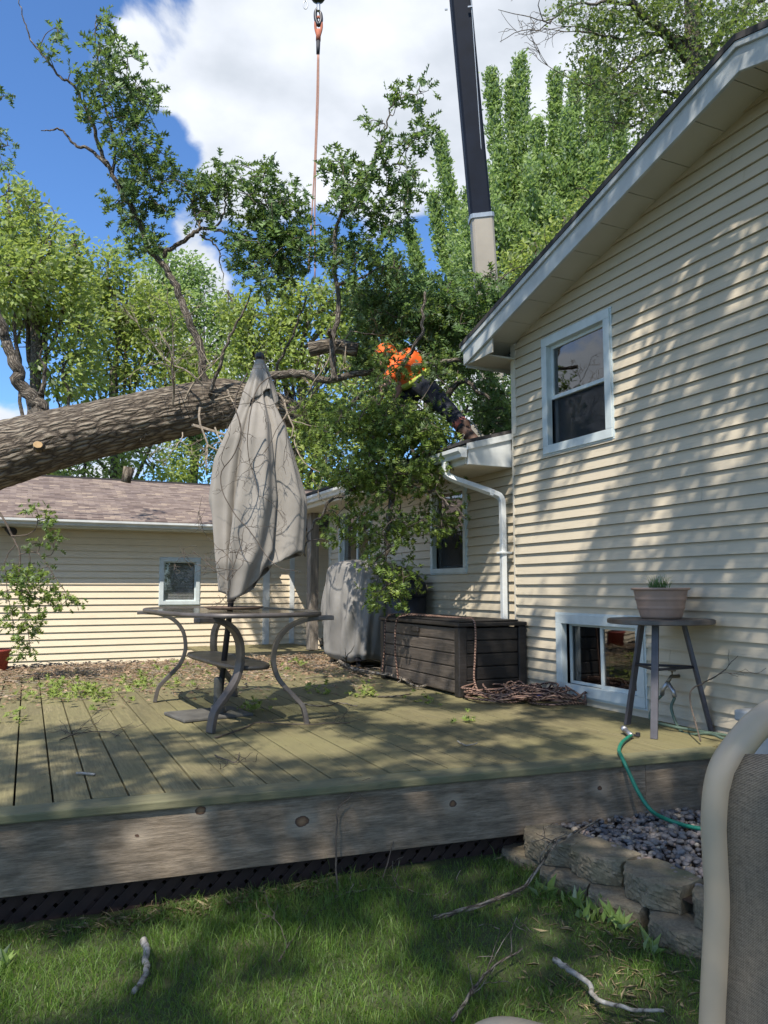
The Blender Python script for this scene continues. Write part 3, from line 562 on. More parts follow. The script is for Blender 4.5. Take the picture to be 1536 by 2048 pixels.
# ------------------------------------------------------------------ umbrella
M['canvas']=simple('umbrella_canvas',(.27,.245,.215),.85,.10,5,bump=.25,bs=240)
M['canvas2']=M['canvas']
ub=np.array([1.25,5.52,0.]); top=D(522,700,5.62)
umb=thing('patio_umbrella',ub,'closed grey beige patio umbrella drooping on its pole through the patio table','umbrella')
axis=lambda z: ub+(top-ub)*(z/top[2])
mb=MB(); mb.tube([ub+up*.02,axis(top[2]-.05)],.021,14); mb.build('pole',M['blackmetal'],umb,smooth=True)
mb=MB(); mb.obox(ub+np.array([-.27,-.2,.0]),(.5,.09,0),(-.07,.40,0),(0,0,.022)); mb.lathe([(.05,.022),(.05,.07),(.032,.08),(.032,.26),(.024,.27)],ub,18)
M['base']=simple('umbrella_base_resin',(.10,.095,.085),.8,.3,8,bump=.4,bs=40)
mb.build('base',M['base'],umb,bevel=.008)
S=5.6/1540
ly=[706,715,760,790,850,920,1000,1050,1105,1150,1200]; lL=[2,5,12,20,42,63,62,46,27,12,2]; lR=[2,6,20,32,68,94,124,128,130,98,66]
zy=lambda y: H+(1175-y)*5.62/1540
nT,nA=90,200
P=np.zeros((nT,nA,3))
for j in range(nA):
    th=2*math.pi*j/nA; cx,sy_=math.cos(th),math.sin(th)     # cx>0 : right of the view axis
    right=max(cx,0); hem=1203-100*max(0,cx)**1.3-12*(1-abs(cx))*(sy_>0)+7*math.sin(5*th+1)
    if cx<0: hem=1203-38*(-cx)**2
    for i in range(nT):
        t=i/(nT-1); y=708+(hem-708)*t; 
        L=np.interp(y,ly,lL); R=np.interp(y,ly,lR); wv=(R if cx>0 else L)*S
        m=(R+L)/2*S; 
        e=1 if cx>0 else 1
        px_=cx*(wv if abs(cx)>.0 else m); 
        dep=sy_*min(m,.24)*.78
        g=min(1,t*1.6)
        ph=7*th+.9*math.sin(2*th)+.5*math.sin(t*3+th)
        fold=(abs(math.sin(ph*.5))**.55-.68)*(.012+.135*g)+.018*g*math.sin(17*th+5*t)+.008*math.sin(9*t+3*th)*g
        q=axis(zy(y)); q[2]=zy(y)
        dirv=nrm(rt*cx+fw*sy_*.8)
        P[i,j]=q+rt*px_+fw*dep+dirv*fold*(1.0 if abs(cx)<.8 else .35)
PP=np.concatenate([P,P[:,:1]],1)
mb=MB(); mb.grid(PP); mb.build('canopy',M['canvas'],umb,smooth=True,solid=.003)
P=np.zeros((26,nA+1,3))
for j in range(nA+1):
    th=2*math.pi*j/nA; cx,sy_=math.cos(th),math.sin(th); hem=798+14*math.sin(4*th+2.2)+(16 if cx<0 else -6)*abs(cx)-6*math.sin(7*th)
    for i in range(26):
        t=i/25; y=705+(hem-705)*t; L=np.interp(y,[705,715,750,790,815],[2,8,15,24,27]); R=np.interp(y,[705,715,750,790,815],[2,9,25,38,40])
        wv=(R*max(cx,0)-L*max(-cx,0))*S; dep=sy_*(L+R)/2*S*.9; fold=.020*t*math.sin(8*th+1)+.008*t*math.sin(15*th)
        q=axis(zy(y)); q[2]=zy(y)+.002; fold*=min(1,t*1.5); P[i,j]=q+rt*(wv+cx*.004)+fw*(dep+sy_*.004)+nrm(rt*cx+fw*sy_)*fold
mb=MB(); mb.grid(P); mb.build('vent_flap',M['canvas'],umb,smooth=True,solid=.003)
mb=MB(); mb.lathe([(.0,.0),(.02,.0),(.034,.012),(.038,.03),(.03,.05),(.012,.062),(.0,.064)],axis(zy(712))-up*.0,20); mb.build('finial',M['blackmetal'],umb,smooth=True)
# ------------------------------------------------------------------ storage box
M['resin']=wood('brown_resin_wood',(.055,.043,.035),(.125,.10,.08),(.23,.19,.155),1,1.4,rough=.6,bump=.6)
M['resin_dark']=wood('black_brown_resin',(.012,.010,.009),(.024,.020,.018),(.045,.038,.034),0,1.2,rough=.55,bump=.5)
bx=thing('storage_box',(3.57,6.4,0),'brown wood grain resin storage box standing against the house wall','storage box')
X0,X1,Y0,Y1,ZT=3.25,3.90,5.58,7.12,.60
mb=MB()
for k in range(5):
    z=.03+k*.108; mb.box(X0,X0+.02,Y0+.07,Y1-.07,z,z+.100); 
mb.build('front_panel',M['resin'],bx,bevel=.006)
mb=MB()
for k in range(5):
    z=.03+k*.108; mb.box(X0+.07,X1-.07,Y0+.004,Y0+.024,z,z+.100)
mb.build('side_panel',M['resin_dark'],bx,bevel=.006)
for (a,b) in ((X0-.012,Y0-.012),(X1-.07,Y0-.012),(X0-.012,Y1-.07),(X1-.07,Y1-.07)):
    mb=MB(); mb.box(a,a+.08,b,b+.08,0,.572); mb.build('corner_post',M['resin_dark'],bx,bevel=.01)
mb=MB(); mb.box(X0+.02,X1-.02,Y0+.03,Y1-.03,.02,.56); mb.build('inner_shell',M['resin_dark'],bx)
mb=MB(); mb.box(X0-.025,X1+.012,Y0-.025,Y1+.02,.575,.608); mb.box(X0+.03,X1-.04,Y0+.03,Y1-.03,.6085,.625); mb.build('lid',M['resin_dark'],bx,bevel=.01)
mb=MB(); mb.box(X0-.03,X0-.006,6.28,6.42,.50,.545); mb.build('latch',M['resin_dark'],bx,bevel=.006)
# ropes
def ropemat():
    t=NT('climbing_rope'); w=t.n('ShaderNodeTexWave'); w.bands_direction='DIAGONAL'; v=t.coord(); t.l(v,w.inputs['Vector']); w.inputs['Scale'].default_value=26; w.inputs['Distortion'].default_value=3
    t.col(t.ramp(w.outputs['Fac'],[(.25,(.04,.02,.02)),(.5,(.20,.095,.065)),(.8,(.34,.22,.16))])).rough(.85); return t.m
M['rope']=ropemat()
pts=[np.array([3.24,6.72,.02]),np.array([3.20,6.70,.3]),np.array([3.195,6.66,.58]),np.array([3.26,6.58,.64]),np.array([3.36,6.30,.64]),np.array([3.38,5.95,.64]),np.array([3.38,5.70,.64]),np.array([3.38,5.565,.63]),np.array([3.38,5.535,.50]),np.array([3.37,5.535,.30]),np.array([3.36,5.53,.14]),np.array([3.38,5.46,.03]),np.array([3.45,5.38,.018]),np.array([3.6,5.25,.02]),np.array([3.6,5.0,.03])]
mb=MB(); mb.tube(smooth_path(pts,8),.0085,8); tag(mb.build('rope',M['rope'],smooth=True),'thin brown braided rope draped over the lid and down the end of the storage box','rope')
p2=[np.array([3.22,7.05,.03]),np.array([3.215,6.98,.3]),np.array([3.21,6.93,.585]),np.array([3.30,6.9,.64]),np.array([3.38,6.5,.645]),np.array([3.42,6.2,.64])]
mb=MB(); mb.tube(smooth_path(p2,8),.0085,8); tag(mb.build('rope',M['rope'],smooth=True),'second rope strand hanging down the far long side of the storage box','rope')
cc=(onZ(930,1400)+onZ(1180,1420)+onZ(1060,1385))/3; pts=[]
r2=np.random.default_rng(3)
a=0
ctrs=[cc+np.array([-.20,.12,0]),cc+np.array([0,-.02,0]),cc+np.array([.12,-.1,0]),cc+np.array([.05,-.22,0])]
for k in range(300):
    a+=.62+r2.normal(0,.05); c=ctrs[(k//26)%4]; R=.16+.09*math.sin(k*.37)+r2.normal(0,.02)
    hz=.012+.15*abs(math.sin(k*.051))*r2.uniform(.25,1)*math.exp(-(np.linalg.norm((c-cc)[:2])*2.5)**2)
    dirn=np.array([math.cos(a)*R*1.0+0.,math.sin(a)*R*1.2,0]); pts.append(c*np.array([1,1,0])+dirn+up*hz)
mb=MB(); mb.tube(smooth_path(pts,4),.0075,6); tag(mb.build('rope_coil',M['rope'],smooth=True),'tangled pile of brown rope coils on the deck under the low window','rope')
M['blue']=simple('blue_rope',(.06,.07,.35),.7,.1); 
pb=smooth_path([cc+np.array([-.08,-.20,.05]),cc+np.array([-.0,-.22,.07]),cc+np.array([.06,-.26,.05]),cc+np.array([.09,-.22,.02])],6); mb=MB(); mb.tube(pb,.008,8); tag(mb.build('cord',M['blue'],smooth=True),'short blue cord end lying on top of the tangled rope pile','cord')
# ------------------------------------------------------------------ covered grill + black cooker
M['cover']=simple('grill_cover_cloth',(.25,.235,.215),.75,.12,4,bump=.3,bs=160)
gc=np.array([3.58,8.42,0.]); gr=thing('covered_grill',gc,'barbecue grill under a loose grey cloth cover beside the wing wall','grill')
nT,nA=60,140; P=np.zeros((nT,nA+1,3))
for j in range(nA+1):
    th=2*math.pi*j/nA
    c,s=math.cos(th),math.sin(th)
    for i in range(nT):
        t=i/(nT-1)
        if t<.22: q=t/.22; rr=math.sin(q*math.pi/2); z=1.20-.05*q**3*2
        else: q=(t-.22)/.78; rr=1-.10*q+.14*math.sin(q*math.pi*.9); z=1.10-q*1.02
        a=.34*rr; b=.56*rr; p=2.8
        x=a*math.copysign(abs(c)**(2/p),c); y=b*math.copysign(abs(s)**(2/p),s)
        g=min(1,max(0,t-.12)*2.2); f=(.022*math.sin(9*th+1.5*math.sin(3*t*3))+.014*math.sin(21*th+6*t)+.012*math.sin(5*th-7*t)+.01*math.sin(13*th+15*t))*g
        if t>.95: f-=.05*(t-.95)/.05
        P[i,j]=gc+np.array([x+c*f,y+s*f,z+.025*math.sin(6*y+2)*(1 if t<.3 else .3)+(.03*math.sin(3*th+1)*t)])
mb=MB(); mb.grid(P); mb.build('cloth_cover',M['cover'],gr,smooth=True,solid=.004)
mb=MB(); mb.box(gc[0]-.24,gc[0]+.24,gc[1]-.44,gc[1]+.44,.09,.95); mb.build('cabinet',M['blackmetal'],gr)
for sx in (-1,1):
    for sy in (-1,1):
        mb=MB(); mb.lathe([(.012,-.012),(.036,-.012),(.036,.012),(.012,.012)],(0,0,0),16); v=mb.v[0]; mb.v[0]=np.stack([v[:,2],v[:,0],v[:,1]],1)+gc+np.array([sx*.2,sy*.38,.037]); mb.box(gc[0]+sx*.2-.015,gc[0]+sx*.2+.015,gc[1]+sy*.38-.015,gc[1]+sy*.38+.015,.06,.1); mb.build('caster',M['blackmetal'],gr)
kc=np.array([3.72,7.52,0.]); kt=thing('black_cooker',kc,'black round shouldered cooker standing between the covered grill and the storage box','cooker')
mb=MB(); mb.lathe([(.19,.16),(.215,.3),(.22,.6),(.22,.82)],kc,28); mb.build('body',M['blackmetal'],kt,smooth=True)
mb=MB(); mb.lathe([(.228,.80),(.232,.86),(.21,.95),(.16,1.02),(.08,1.06),(.0,1.07)],kc,28); lid_=mb.build('lid',M['blackmetal'],kt,smooth=True)
mb=MB(); mb.tube(smooth_path([kc+np.array([-.06,0,1.05]),kc+np.array([-.05,0,1.10]),kc+np.array([.05,0,1.10]),kc+np.array([.06,0,1.05])],5),.009,8); mb.build('handle',M['metal'],lid_)
for a in (0.5,2.6,4.7):
    mb=MB(); mb.tube([kc+np.array([.16*math.cos(a),.16*math.sin(a),.2]),kc+np.array([.22*math.cos(a),.22*math.sin(a),0.])],.014,8); mb.build('leg',M['blackmetal'],kt)
# ------------------------------------------------------------------ tall side table, pot
M['stool']=simple('stool_dark_metal',(.085,.08,.09),.5,.2,12,bump=.1)
tc_=np.array([3.655,3.75,0.]); st=thing('side_table',tc_,'tall dark three legged round table holding a flower pot by the wall','side table')
mb=MB(); mb.lathe([(.0,.672),(.31,.672),(.325,.677),(.325,.698),(.318,.703),(.0,.703)],tc_,48,cap=False); mb.build('table_top',M['metal'],st)
ft=[np.array([3.63,4.05,0]),np.array([3.43,3.60,0]),np.array([3.92,3.62,0])]
mids=[]
for f in ft:
    d=(f-tc_)*.50; a=tc_+d+up*.671; mb=MB(); sd=nrm(np.cross(up,f-tc_)); mb.sweep([f+up*.0,a],sd,.042,.022); mb.build('leg',M['stool'],st,bevel=.002); mids.append(f+(a-f)*(.40/.671))
for a,b in ((0,1),(1,2),(2,0)):
    mb=MB(); d=nrm(mids[b]-mids[a]); mb.tube([mids[a]+d*.02,mids[b]-d*.02],.009,8); mb.build('stretcher',M['blackmetal'],st)
M['pot']=simple('terracotta_plastic',(.38,.25,.185),.6,.1,5); M['soil']=simple('potting_soil',(.035,.022,.015),.95,.4,60)
pc_=tc_+np.array([.01,0,.705]); pot=thing('flower_pot',pc_,'tan ribbed bowl shaped pot with short green grass standing on the tall side table','plant pot')
pr=[(.0,.001),(.118,.001),(.12,.006)]
for i in range(25):
    z=.008+.165*i/24; r=.12+.043*(z/.17)**.75; pr.append((r+(.0028 if (i%8) in (0,1) and 3<i<22 else 0),z))
pr+=[(.165,.178),(.179,.180),(.180,.192),(.172,.194),(.160,.19),(.152,.165),(.0,.163)]
mb=MB(); mb.lathe(pr,pc_,48,cap=False); mb.build('bowl',M['pot'],pot,smooth=True)
mb=MB(); mb.lathe([(.0,.172),(.08,.171),(.152,.168)],pc_,24,cap=False); mb.build('soil',M['soil'],pot)
def bladesV(pos,h,wd,lean):
    n=len(pos); a=U(0,2*math.pi,n); d=np.stack([np.cos(a),np.sin(a),0*a],1); b=U(0,2*math.pi,n); s=np.stack([np.cos(b),np.sin(b),0*b],1)*wd[:,None]
    p0=pos-s; p1=pos+s; mid=pos+d*(h*lean*.35)[:,None]+up*(h*.55)[:,None]; p2=mid-s*.75; p3=mid+s*.75; tip=pos+d*(h*lean)[:,None]+up*(h*(1-.25*lean))[:,None]
    V=np.stack([p0,p1,p2,p3,tip],1).reshape(-1,3); f=np.array([(0,1,3),(0,3,2),(2,3,4)]); return V,(f[None]+(np.arange(n)*5)[:,None,None]).reshape(-1)
M['chive']=leafmat('chive_blades',[(0,(.05,.12,.03)),(1,(.12,.24,.06))],(.10,.2,.06),.3)
n=170; rr=U(0,1,n)**.5*.06; aa=U(0,6.28,n); V,Fi=bladesV(pc_+np.stack([rr*np.cos(aa)-.01,rr*np.sin(aa),.17+0*aa],1),U(.05,.14,n),U(.0012,.0022,n),U(.1,.8,n)); np_mesh('plant',V,3,Fi,M['chive'],pot)
# ------------------------------------------------------------------ spigot, hoses
M['brass']=simple('tarnished_brass',(.25,.21,.15),.4,.3,20,metal=.8); M['zinc']=simple('zinc_fitting',(.42,.42,.44),.35,.2,20,metal=.8)
M['hose']=simple('green_hose',(.015,.19,.12),.45,.15,20); M['oldhose']=simple('grey_green_hose',(.10,.15,.11),.55,.2,20)
sg=onX(1358,1352,3.93); fa=thing('garden_faucet',sg,'brass wall faucet with a two way splitter low on the gable wall','faucet')
mb=MB(); mb.tube([sg,sg-np.array([.07,0,0]),sg-np.array([.10,0,.035])],.012,10); mb.lathe([(.02,0),(.026,0),(.026,.006),(.02,.006)],sg-np.array([.06,0,-.035]),12); mb.tube([sg-np.array([.06,0,0]),sg-np.array([.06,0,-.035])],.006,8); mb.build('valve',M['brass'],fa,smooth=True)
j0=sg-np.array([.10,0,.05])
mb=MB(); 
for s in (-1,1): mb.tube([j0+up*.012,j0+np.array([0,s*.045,-.035]),j0+np.array([0,s*.055,-.075])],.014,10)
mb.build('splitter',M['zinc'],fa,smooth=True)
for s,dd in ((1,.10),(-1,.08)):
    mb=MB(); h0=j0+np.array([0,s*.055,-.075])
    if s>0: pp=[h0,h0+np.array([-.02,.05,-.06]),h0+np.array([-.05,.06,-.16]),np.array([3.72,3.78,.03]),np.array([3.80,3.60,.018]),np.array([3.85,3.35,.018]),np.array([3.82,3.08,.018])]
    else: pp=[h0,h0+np.array([-.03,-.0,-.08]),h0+np.array([-.06,-.12,-.20]),np.array([3.72,3.45,.035]),np.array([3.74,3.36,.018]),np.array([3.72,3.1,.018])]
    mb.tube(smooth_path(pp,8),.0095,8); tag(mb.build('garden_hose',M['oldhose'],smooth=True),('grey green hose looping in a wide arc from the far faucet outlet' if s>0 else 'grey green hose dropping steeply from the near outlet of the wall faucet'),'hose')
h0=onZ(1246,1462,.03); e=[onZ(1262,1474,.02),onZ(1240,1488,.02)]
hd=thing('green_hose',onZ(1256,1466,.02),'bright green hose with a metal end lying over the deck edge down to the pebbles','hose')
pp=[onZ(1263,1470,.022),onZ(1245,1484,.02),onZ(1238,1500,.018),onZ(1243,1513,.014),D(1258,1545,4.09),D(1277,1585,4.05),D(1304,1622,4.0),onZ(1345,1643,-.275),onZ(1400,1657,-.275),onZ(1470,1660,-.275)]
mb=MB(); mb.tube(smooth_path(pp,10),.010,10); mb.build('tube',M['hose'],hd,smooth=True)
a=onZ(1256,1466,.024); 
mb=MB(); mb.tube([onZ(1263,1471,.022),onZ(1250,1460,.03)],.015,12); mb.tube([onZ(1250,1460,.03),onZ(1247,1457,.033)],.020,12); mb.build('coupling',M['zinc'],hd,smooth=True)
mb=MB(); mb.tube([onZ(1262,1470,.02),onZ(1278,1472,.012)],.008,8); mb.lathe([(.003,0),(.014,0),(.014,.02),(.003,.02)],onZ(1276,1472,.004),10); mb.build('shutoff_valve',M['blackmetal'],hd)
# ------------------------------------------------------------------ grey utility box
M['grey']=simple('grey_painted_metal',(.40,.40,.385),.5,.1,6)
ac=thing('utility_box',(3.67,2.6,-.32),'light grey metal utility box beside the deck end below the gable wall','utility box')
mb=MB(); mb.box(3.43,3.88,2.2,2.97,-.32,.20); mb.build('cabinet',M['grey'],ac,bevel=.01)
mb=MB(); mb.box(3.405,3.90,2.17,2.995,.203,.262); mb.build('cover',M['grey'],ac,bevel=.012)
# ------------------------------------------------------------------ retaining wall, pebbles
def stonemat():
    t=NT('concrete_block'); v=t.coord(); a=t.noise(v,7,6,.7); b=t.noise(v,70,5,.75); c=t.ramp(a,[(.3,(.17,.135,.085)),(.55,(.23,.19,.125)),(.75,(.31,.265,.19))]); c=t.mix(t.mr(b,.42,.66,.0,.55),c,(.06,.05,.04)); c=t.mix(t.mr(t.noise(v,3,5),.55,.72,0,.6),c,(.09,.10,.04))
    t.col(c).rough(.95); t.bump(b,.6,.006); return t.m
M['block']=stonemat()
def block(cx,cy,z0,h,ang,w=.33,dp=.24):
    # split-face wedge block: face towards -x local
    c,s=math.cos(ang),math.sin(ang); nx,ny,nz_=14,20,8; mb=MB()
    def L(x,y,z): return np.array([cx+c*x-s*y,cy+s*x+c*y,z])
    def sh(a,b,k):
        half=w/2*(1-.20*a); x=-dp/2+a*dp+max(0,abs(b)-.42)*.085/.58*(1-a); return x,b*half,k
    sd=rng.uniform(0,99)
    def face(fn,na,nb): P=np.array([[L(*fn(i/(na-1),j/(nb-1))) for j in range(nb)] for i in range(na)]); mb.grid(P)
    def pos(a,b,k):
        x,y,_=sh(max(a,.03),b,k); rough=(1-a)**5*(.004*math.sin(b*9+sd+k*4)+.004*math.sin(b*23+sd*2+k*9)+.003*math.sin(k*17+b*15+sd)+rng.normal(0,.0016)*(a<.02)*(.1<k<.9)); ed_=.004*(1-a)**8*((k>.95)+(k<.05)); return x+rough+ed_,y,z0+h*k+.0025*math.sin(b*7+a*9+sd)*(k>.5)-(.003*(1-a)**8 if k>.5 else 0)
    face(lambda i,j:pos(0,2*j-1,i),9,22); face(lambda i,j:pos(i,2*j-1,1),12,22); face(lambda i,j:pos(i,-1,j),12,9); face(lambda i,j:pos(i,1,j),12,9); face(lambda i,j:pos(1,2*j-1,i),2,22)
    me=mb.build('retaining_block',M['block'])
    import bmesh as bm_; b=bm_.new(); b.from_mesh(me.data); bm_.ops.remove_doubles(b,verts=b.verts,dist=.0006); bm_.ops.recalc_face_normals(b,faces=b.faces); b.to_mesh(me.data); b.free()
    return me
ub_=[(2.34,3.15,.12),(2.40,2.88,.05),(2.43,2.56,-.04),(2.47,2.22,-.05),(2.50,1.88,-.03)]
un=['topmost retaining block tucked under the deck rim at the far end','second retaining block from the deck, its mossy top touching the pebbles','third retaining block from the deck, the widest top nearest the lawn stick','fourth retaining block from the deck, partly hidden behind the chair frame','fifth retaining block from the deck, hidden behind the chair back']
for (x,y,a),lb in zip(ub_,un): tag(block(x,y,-.385,.105,a),lb,'stone block','upper row of retaining wall blocks')
ln=['lower mossy block under the deck end of the retaining wall','lower block half sunk in grass below the first two blocks','lower block half sunk in grass below the third block','lower dirt covered block nearest the chair frame','lower block behind the chair tube']
for (x,y,a),lb in zip([(2.29,3.28,.12),(2.30,2.98,.05),(2.335,2.68,-.02),(2.37,2.36,-.05),(2.40,2.02,-.04)],ln): tag(block(x,y,-.50,.112,a,.32),lb,'stone block','lower row of retaining wall blocks')
mb=MB(); gx=np.linspace(2.40,3.94,40); gy=np.linspace(1.2,3.42,50); GXX,GYY=np.meshgrid(gx,gy,indexing='ij'); mb.grid(np.stack([GXX,GYY,-.325+.01*np.sin(GXX*9)*np.cos(GYY*7)],-1)); tag(mb.build('gravel_bed',M['soil']),kind='structure')
t=NT('river_pebbles'); r=t.rnd(); c=t.ramp(r,[(0,(.09,.09,.10)),(.3,(.20,.175,.155)),(.5,(.13,.13,.14)),(.65,(.26,.195,.165)),(.8,(.19,.185,.18)),(.93,(.31,.235,.18)),(1,(.50,.43,.32))]); t.col(t.mix(t.mr(t.noise(t.coord(),60,4),.4,.7,0,.4),c,(.05,.05,.055))).rough(.6); M['pebble']=t.m
import bmesh
bm0=bmesh.new(); bmesh.ops.create_icosphere(bm0,subdivisions=2,radius=1); pv=np.array([v.co[:] for v in bm0.verts]); pf=np.array([[v.index for v in f.verts] for f in bm0.faces]); bm0.free()
def pebbles(name,N,area,zf,smin,smax,mat):
    x=U(area[0],area[1],N);y=U(area[2],area[3],N); s=U(smin,smax,N); A=rng.normal(0,1,(N,3,3)); Q=np.linalg.qr(A)[0]; sc3=np.stack([s*U(.8,1.4,N),s*U(.7,1.1,N),s*U(.5,.8,N)],1)
    lump=1+.10*np.sin(pv[:,0]*3+1)[None]*U(-1,1,(N,1))+.10*np.sin(pv[:,1]*4)[None]*U(-1,1,(N,1))
    loc=pv[None]*sc3[:,None,:]*lump[:,:,None]; tilt=Q*.0+np.eye(3); a=U(0,6.28,N); R=np.zeros((N,3,3)); R[:,0,0]=np.cos(a);R[:,0,1]=-np.sin(a);R[:,1,0]=np.sin(a);R[:,1,1]=np.cos(a);R[:,2,2]=1
    R=R@np.array([[1,0,0],[0,1,0],[0,0,1]]); ti=rng.normal(0,.25,N); R2=np.zeros((N,3,3)); R2[:,0,0]=np.cos(ti);R2[:,0,2]=np.sin(ti);R2[:,2,0]=-np.sin(ti);R2[:,2,2]=np.cos(ti);R2[:,1,1]=1
    V=np.einsum('nij,nkj->nki',R@R2,loc)+np.stack([x,y,zf(x,y)+s*.3],1)[:,None,:]
    return np_mesh(name,V.reshape(-1,3),3,(pf[None]+(np.arange(N)*len(pv))[:,None,None]).reshape(-1),mat)
o=pebbles('pebbles',5600,(2.46,3.94,1.4,3.42),lambda x,y:-.322+U(0,.03,len(x)),.008,.020,M['pebble'])
o.data.polygons.foreach_set('use_smooth',[True]*len(o.data.polygons)); tag(o,'grey and brown river pebbles filling the bed beside the deck','pebbles',kind='stuff')
# ------------------------------------------------------------------ sling chair in front
M['chairframe']=simple('beige_chair_frame',(.48,.385,.27),.42,.06,5,bump=.05)
t=NT('woven_sling'); v=t.coord((1,1,1)); 
w1=t.n('ShaderNodeTexWave'); w1.bands_direction='Z'; t.l(v,w1.inputs['Vector']); w1.inputs['Scale'].default_value=160; w1.inputs['Distortion'].default_value=1.2; nn=t.noise(t.coord((60,60,700)),1.,3,.6); n3=t.noise(t.coord((500,500,25)),1.,3,.6)
f=t.math('ADD',t.math('MULTIPLY',w1.outputs['Fac'],.35),t.math('ADD',t.math('MULTIPLY',nn,.5),t.math('MULTIPLY',n3,.3)))
t.col(t.ramp(f,[(.35,(.04,.03,.022)),(.55,(.16,.125,.085)),(.75,(.33,.27,.19))])).rough(.7); t.bump(f,.5,.002); M['sling']=t.m
cA=D(1440,2048,1.15); ch=thing('patio_chair',(cA[0],cA[1],-.45),'beige framed sling patio chair close to the camera at the right edge','chair')
face=nrm(-rt*.96-fw*.28); wdir=nrm(np.array([-face[1],face[0],0])); 
if wdir@fw>0: wdir=-wdir
path=[(1560,1424),(1515,1450),(1478,1492),(1450,1535),(1437,1585),(1433,1650),(1436,1720),(1440,1790),(1438,1870),(1434,1950),(1430,2048),(1424,2200),(1420,2420)]
dd=[1.175,1.165,1.155,1.15,1.15,1.15,1.15,1.15,1.15,1.15,1.15,1.14,1.13]
fp=[D(a,b,d) for (a,b),d in zip(path,dd)]
# top rail carries on to the far tube
W=.52; tl0=fp[0]; endp=fp[3]+wdir*W; 
left=[p for p in fp]; right=[p+wdir*W*1.0 for p in fp[3:]]
arc=[tl0+wdir*.08+up*.012,tl0+wdir*.20+up*.02,tl0+wdir*.32+up*.01,endp-wdir*.05+up*.05]
full=smooth_path(right[::-1]+arc[::-1]+left,8)
mb=MB(); mb.tube(full,.0215,18); mb.build('back_frame',M['chairframe'],ch,smooth=True)
rows=[]; 
for i in range(24):
    t_=i/23; zc=fp[0][2]-.055-t_*(fp[0][2]-.055-fp[-1][2]); zi=[p[2] for p in left][::-1]; 
    lx=np.array([np.interp(zc,zi,[p[k] for p in left][::-1]) for k in range(2)]); row=[]
    for j in range(13):
        s=j/12; row.append(np.array([lx[0],lx[1],zc])+wdir*(.012+s*(W-.03))+ (-face)*.02*math.sin(s*math.pi)+up*(.03*math.sin(s*math.pi)*(1-t_)))
    rows.append(row)
mb=MB(); mb.grid(np.array(rows)); mb.build('sling',M['sling'],ch,smooth=True,solid=.003)
af=D(988,2062,1.06); aj=fp[-1].copy(); aj[2]=af[2]-.02; aj=D(1424,2200,1.14)
for off in (0,W):
    o_=wdir*off; pts=[aj+o_,aj+(af-aj)*.35+o_+up*.0,aj+(af-aj)*.75+o_+up*.012,af+o_,af+face*.045-up*.03+o_,af+face*.055-up*.12+o_,af+face*.03-up*.35+o_,af+face*.02+up*(-.44-af[2])+o_]
    mb=MB(); mb.tube(smooth_path(pts,8),.016,14,flat=(1.1,.9)); mb.build('arm',M['chairframe'],ch,smooth=True)
sb=fp[-1]; pts=[sb,sb+face*.02+up*-.02,sb+face*.40+up*.0]
P=np.array([[sb+face*a+wdir*b+up*(-.03*math.sin(a/.42*math.pi)) for b in (0.01,.17,.35,W-.01)] for a in np.linspace(0,.42,8)]); mb=MB(); mb.grid(P); mb.build('seat',M['sling'],ch,smooth=True,solid=.003)
for off in (0,W):
    mb=MB(); mb.tube(smooth_path([sb+wdir*off,sb+wdir*off-face*.06-up*.15,sb+wdir*off-face*.10+up*(-.46-sb[2])],5),.018,12); mb.build('leg',M['chairframe'],ch,smooth=True)
    mb=MB(); mb.tube([sb+wdir*off,sb+wdir*off+face*.42],.017,12); mb.build('seat_rail',M['chairframe'],ch,smooth=True)
# small left side items
M['red']=simple('red_paint',(.30,.05,.035),.6,.15)
p=onY(-8,1312,9.4); mb=MB(); mb.lathe([(.09,0),(.11,.0),(.135,.20),(.15,.21),(.15,.235),(.13,.235),(.115,.03),(.02,.02)],(p[0],9.4,0.0),24); tag(mb.build('red_planter',M['red'],smooth=True),'dull red planter at the left edge in front of the garage','planter')
p=onY(10,1058,12.0); lt=thing('wall_lamp',(p[0],12.18,p[2]),'small dark flood lamp under the garage eave at the left edge','lamp')
mb=MB(); mb.lathe([(.045,0),(.05,.012),(.02,.02)],(p[0],12.17,p[2]+.03),14); mb.build('mount',M['blackmetal'],lt)
mb=MB(); mb.tube([(p[0],12.15,p[2]+.03),(p[0]+.02,12.05,p[2]),(p[0]+.06,11.97,p[2]-.02),(p[0]+.10,11.9,p[2]-.045)],[.02,.03,.05,.065],14); mb.build('lamp_head',M['blackmetal'],lt,smooth=True)
# ------------------------------------------------------------------ crane
M['boomdark']=simple('boom_navy_paint',(.006,.009,.018),.6,.3,2,spec=.2); M['boombeige']=simple('boom_beige_paint',(.38,.33,.26),.5,.08,2); M['steel']=simple('galvanised_steel',(.45,.46,.47),.4,.1,10,metal=.6); M['hookblack']=simple('hook_black',(.015,.015,.02),.4,.2)
cb=D(1010,980,15.2); cr_=thing('crane',(cb[0],cb[1],-.44),'tall crane boom with a navy upper section and a beige lower section behind the house','crane')
def section(mb,p0,p1,w0,w1,d0,d1):
    ax=nrm(p1-p0); sx=nrm(rt-ax*(rt@ax)); sy=nrm(np.cross(ax,sx)); v=[]
    for p,w_,d_ in ((p0,w0,d0),(p1,w1,d1)):
        for a,b in ((-1,-.8),(-.8,-1),(.8,-1),(1,-.8),(1,.8),(.8,1),(-.8,1),(-1,.8)): v.append(p+sx*a*w_/2+sy*b*d_/2)
    mb.add(v,[(7,6,5,4,3,2,1,0),tuple(range(8,16))]+[(i,(i+1)%8,(i+1)%8+8,i+8) for i in range(8)])
b0=D(1000,1000,15.1); b1=D(962,436,14.3); b2=D(908,-140,13.4)
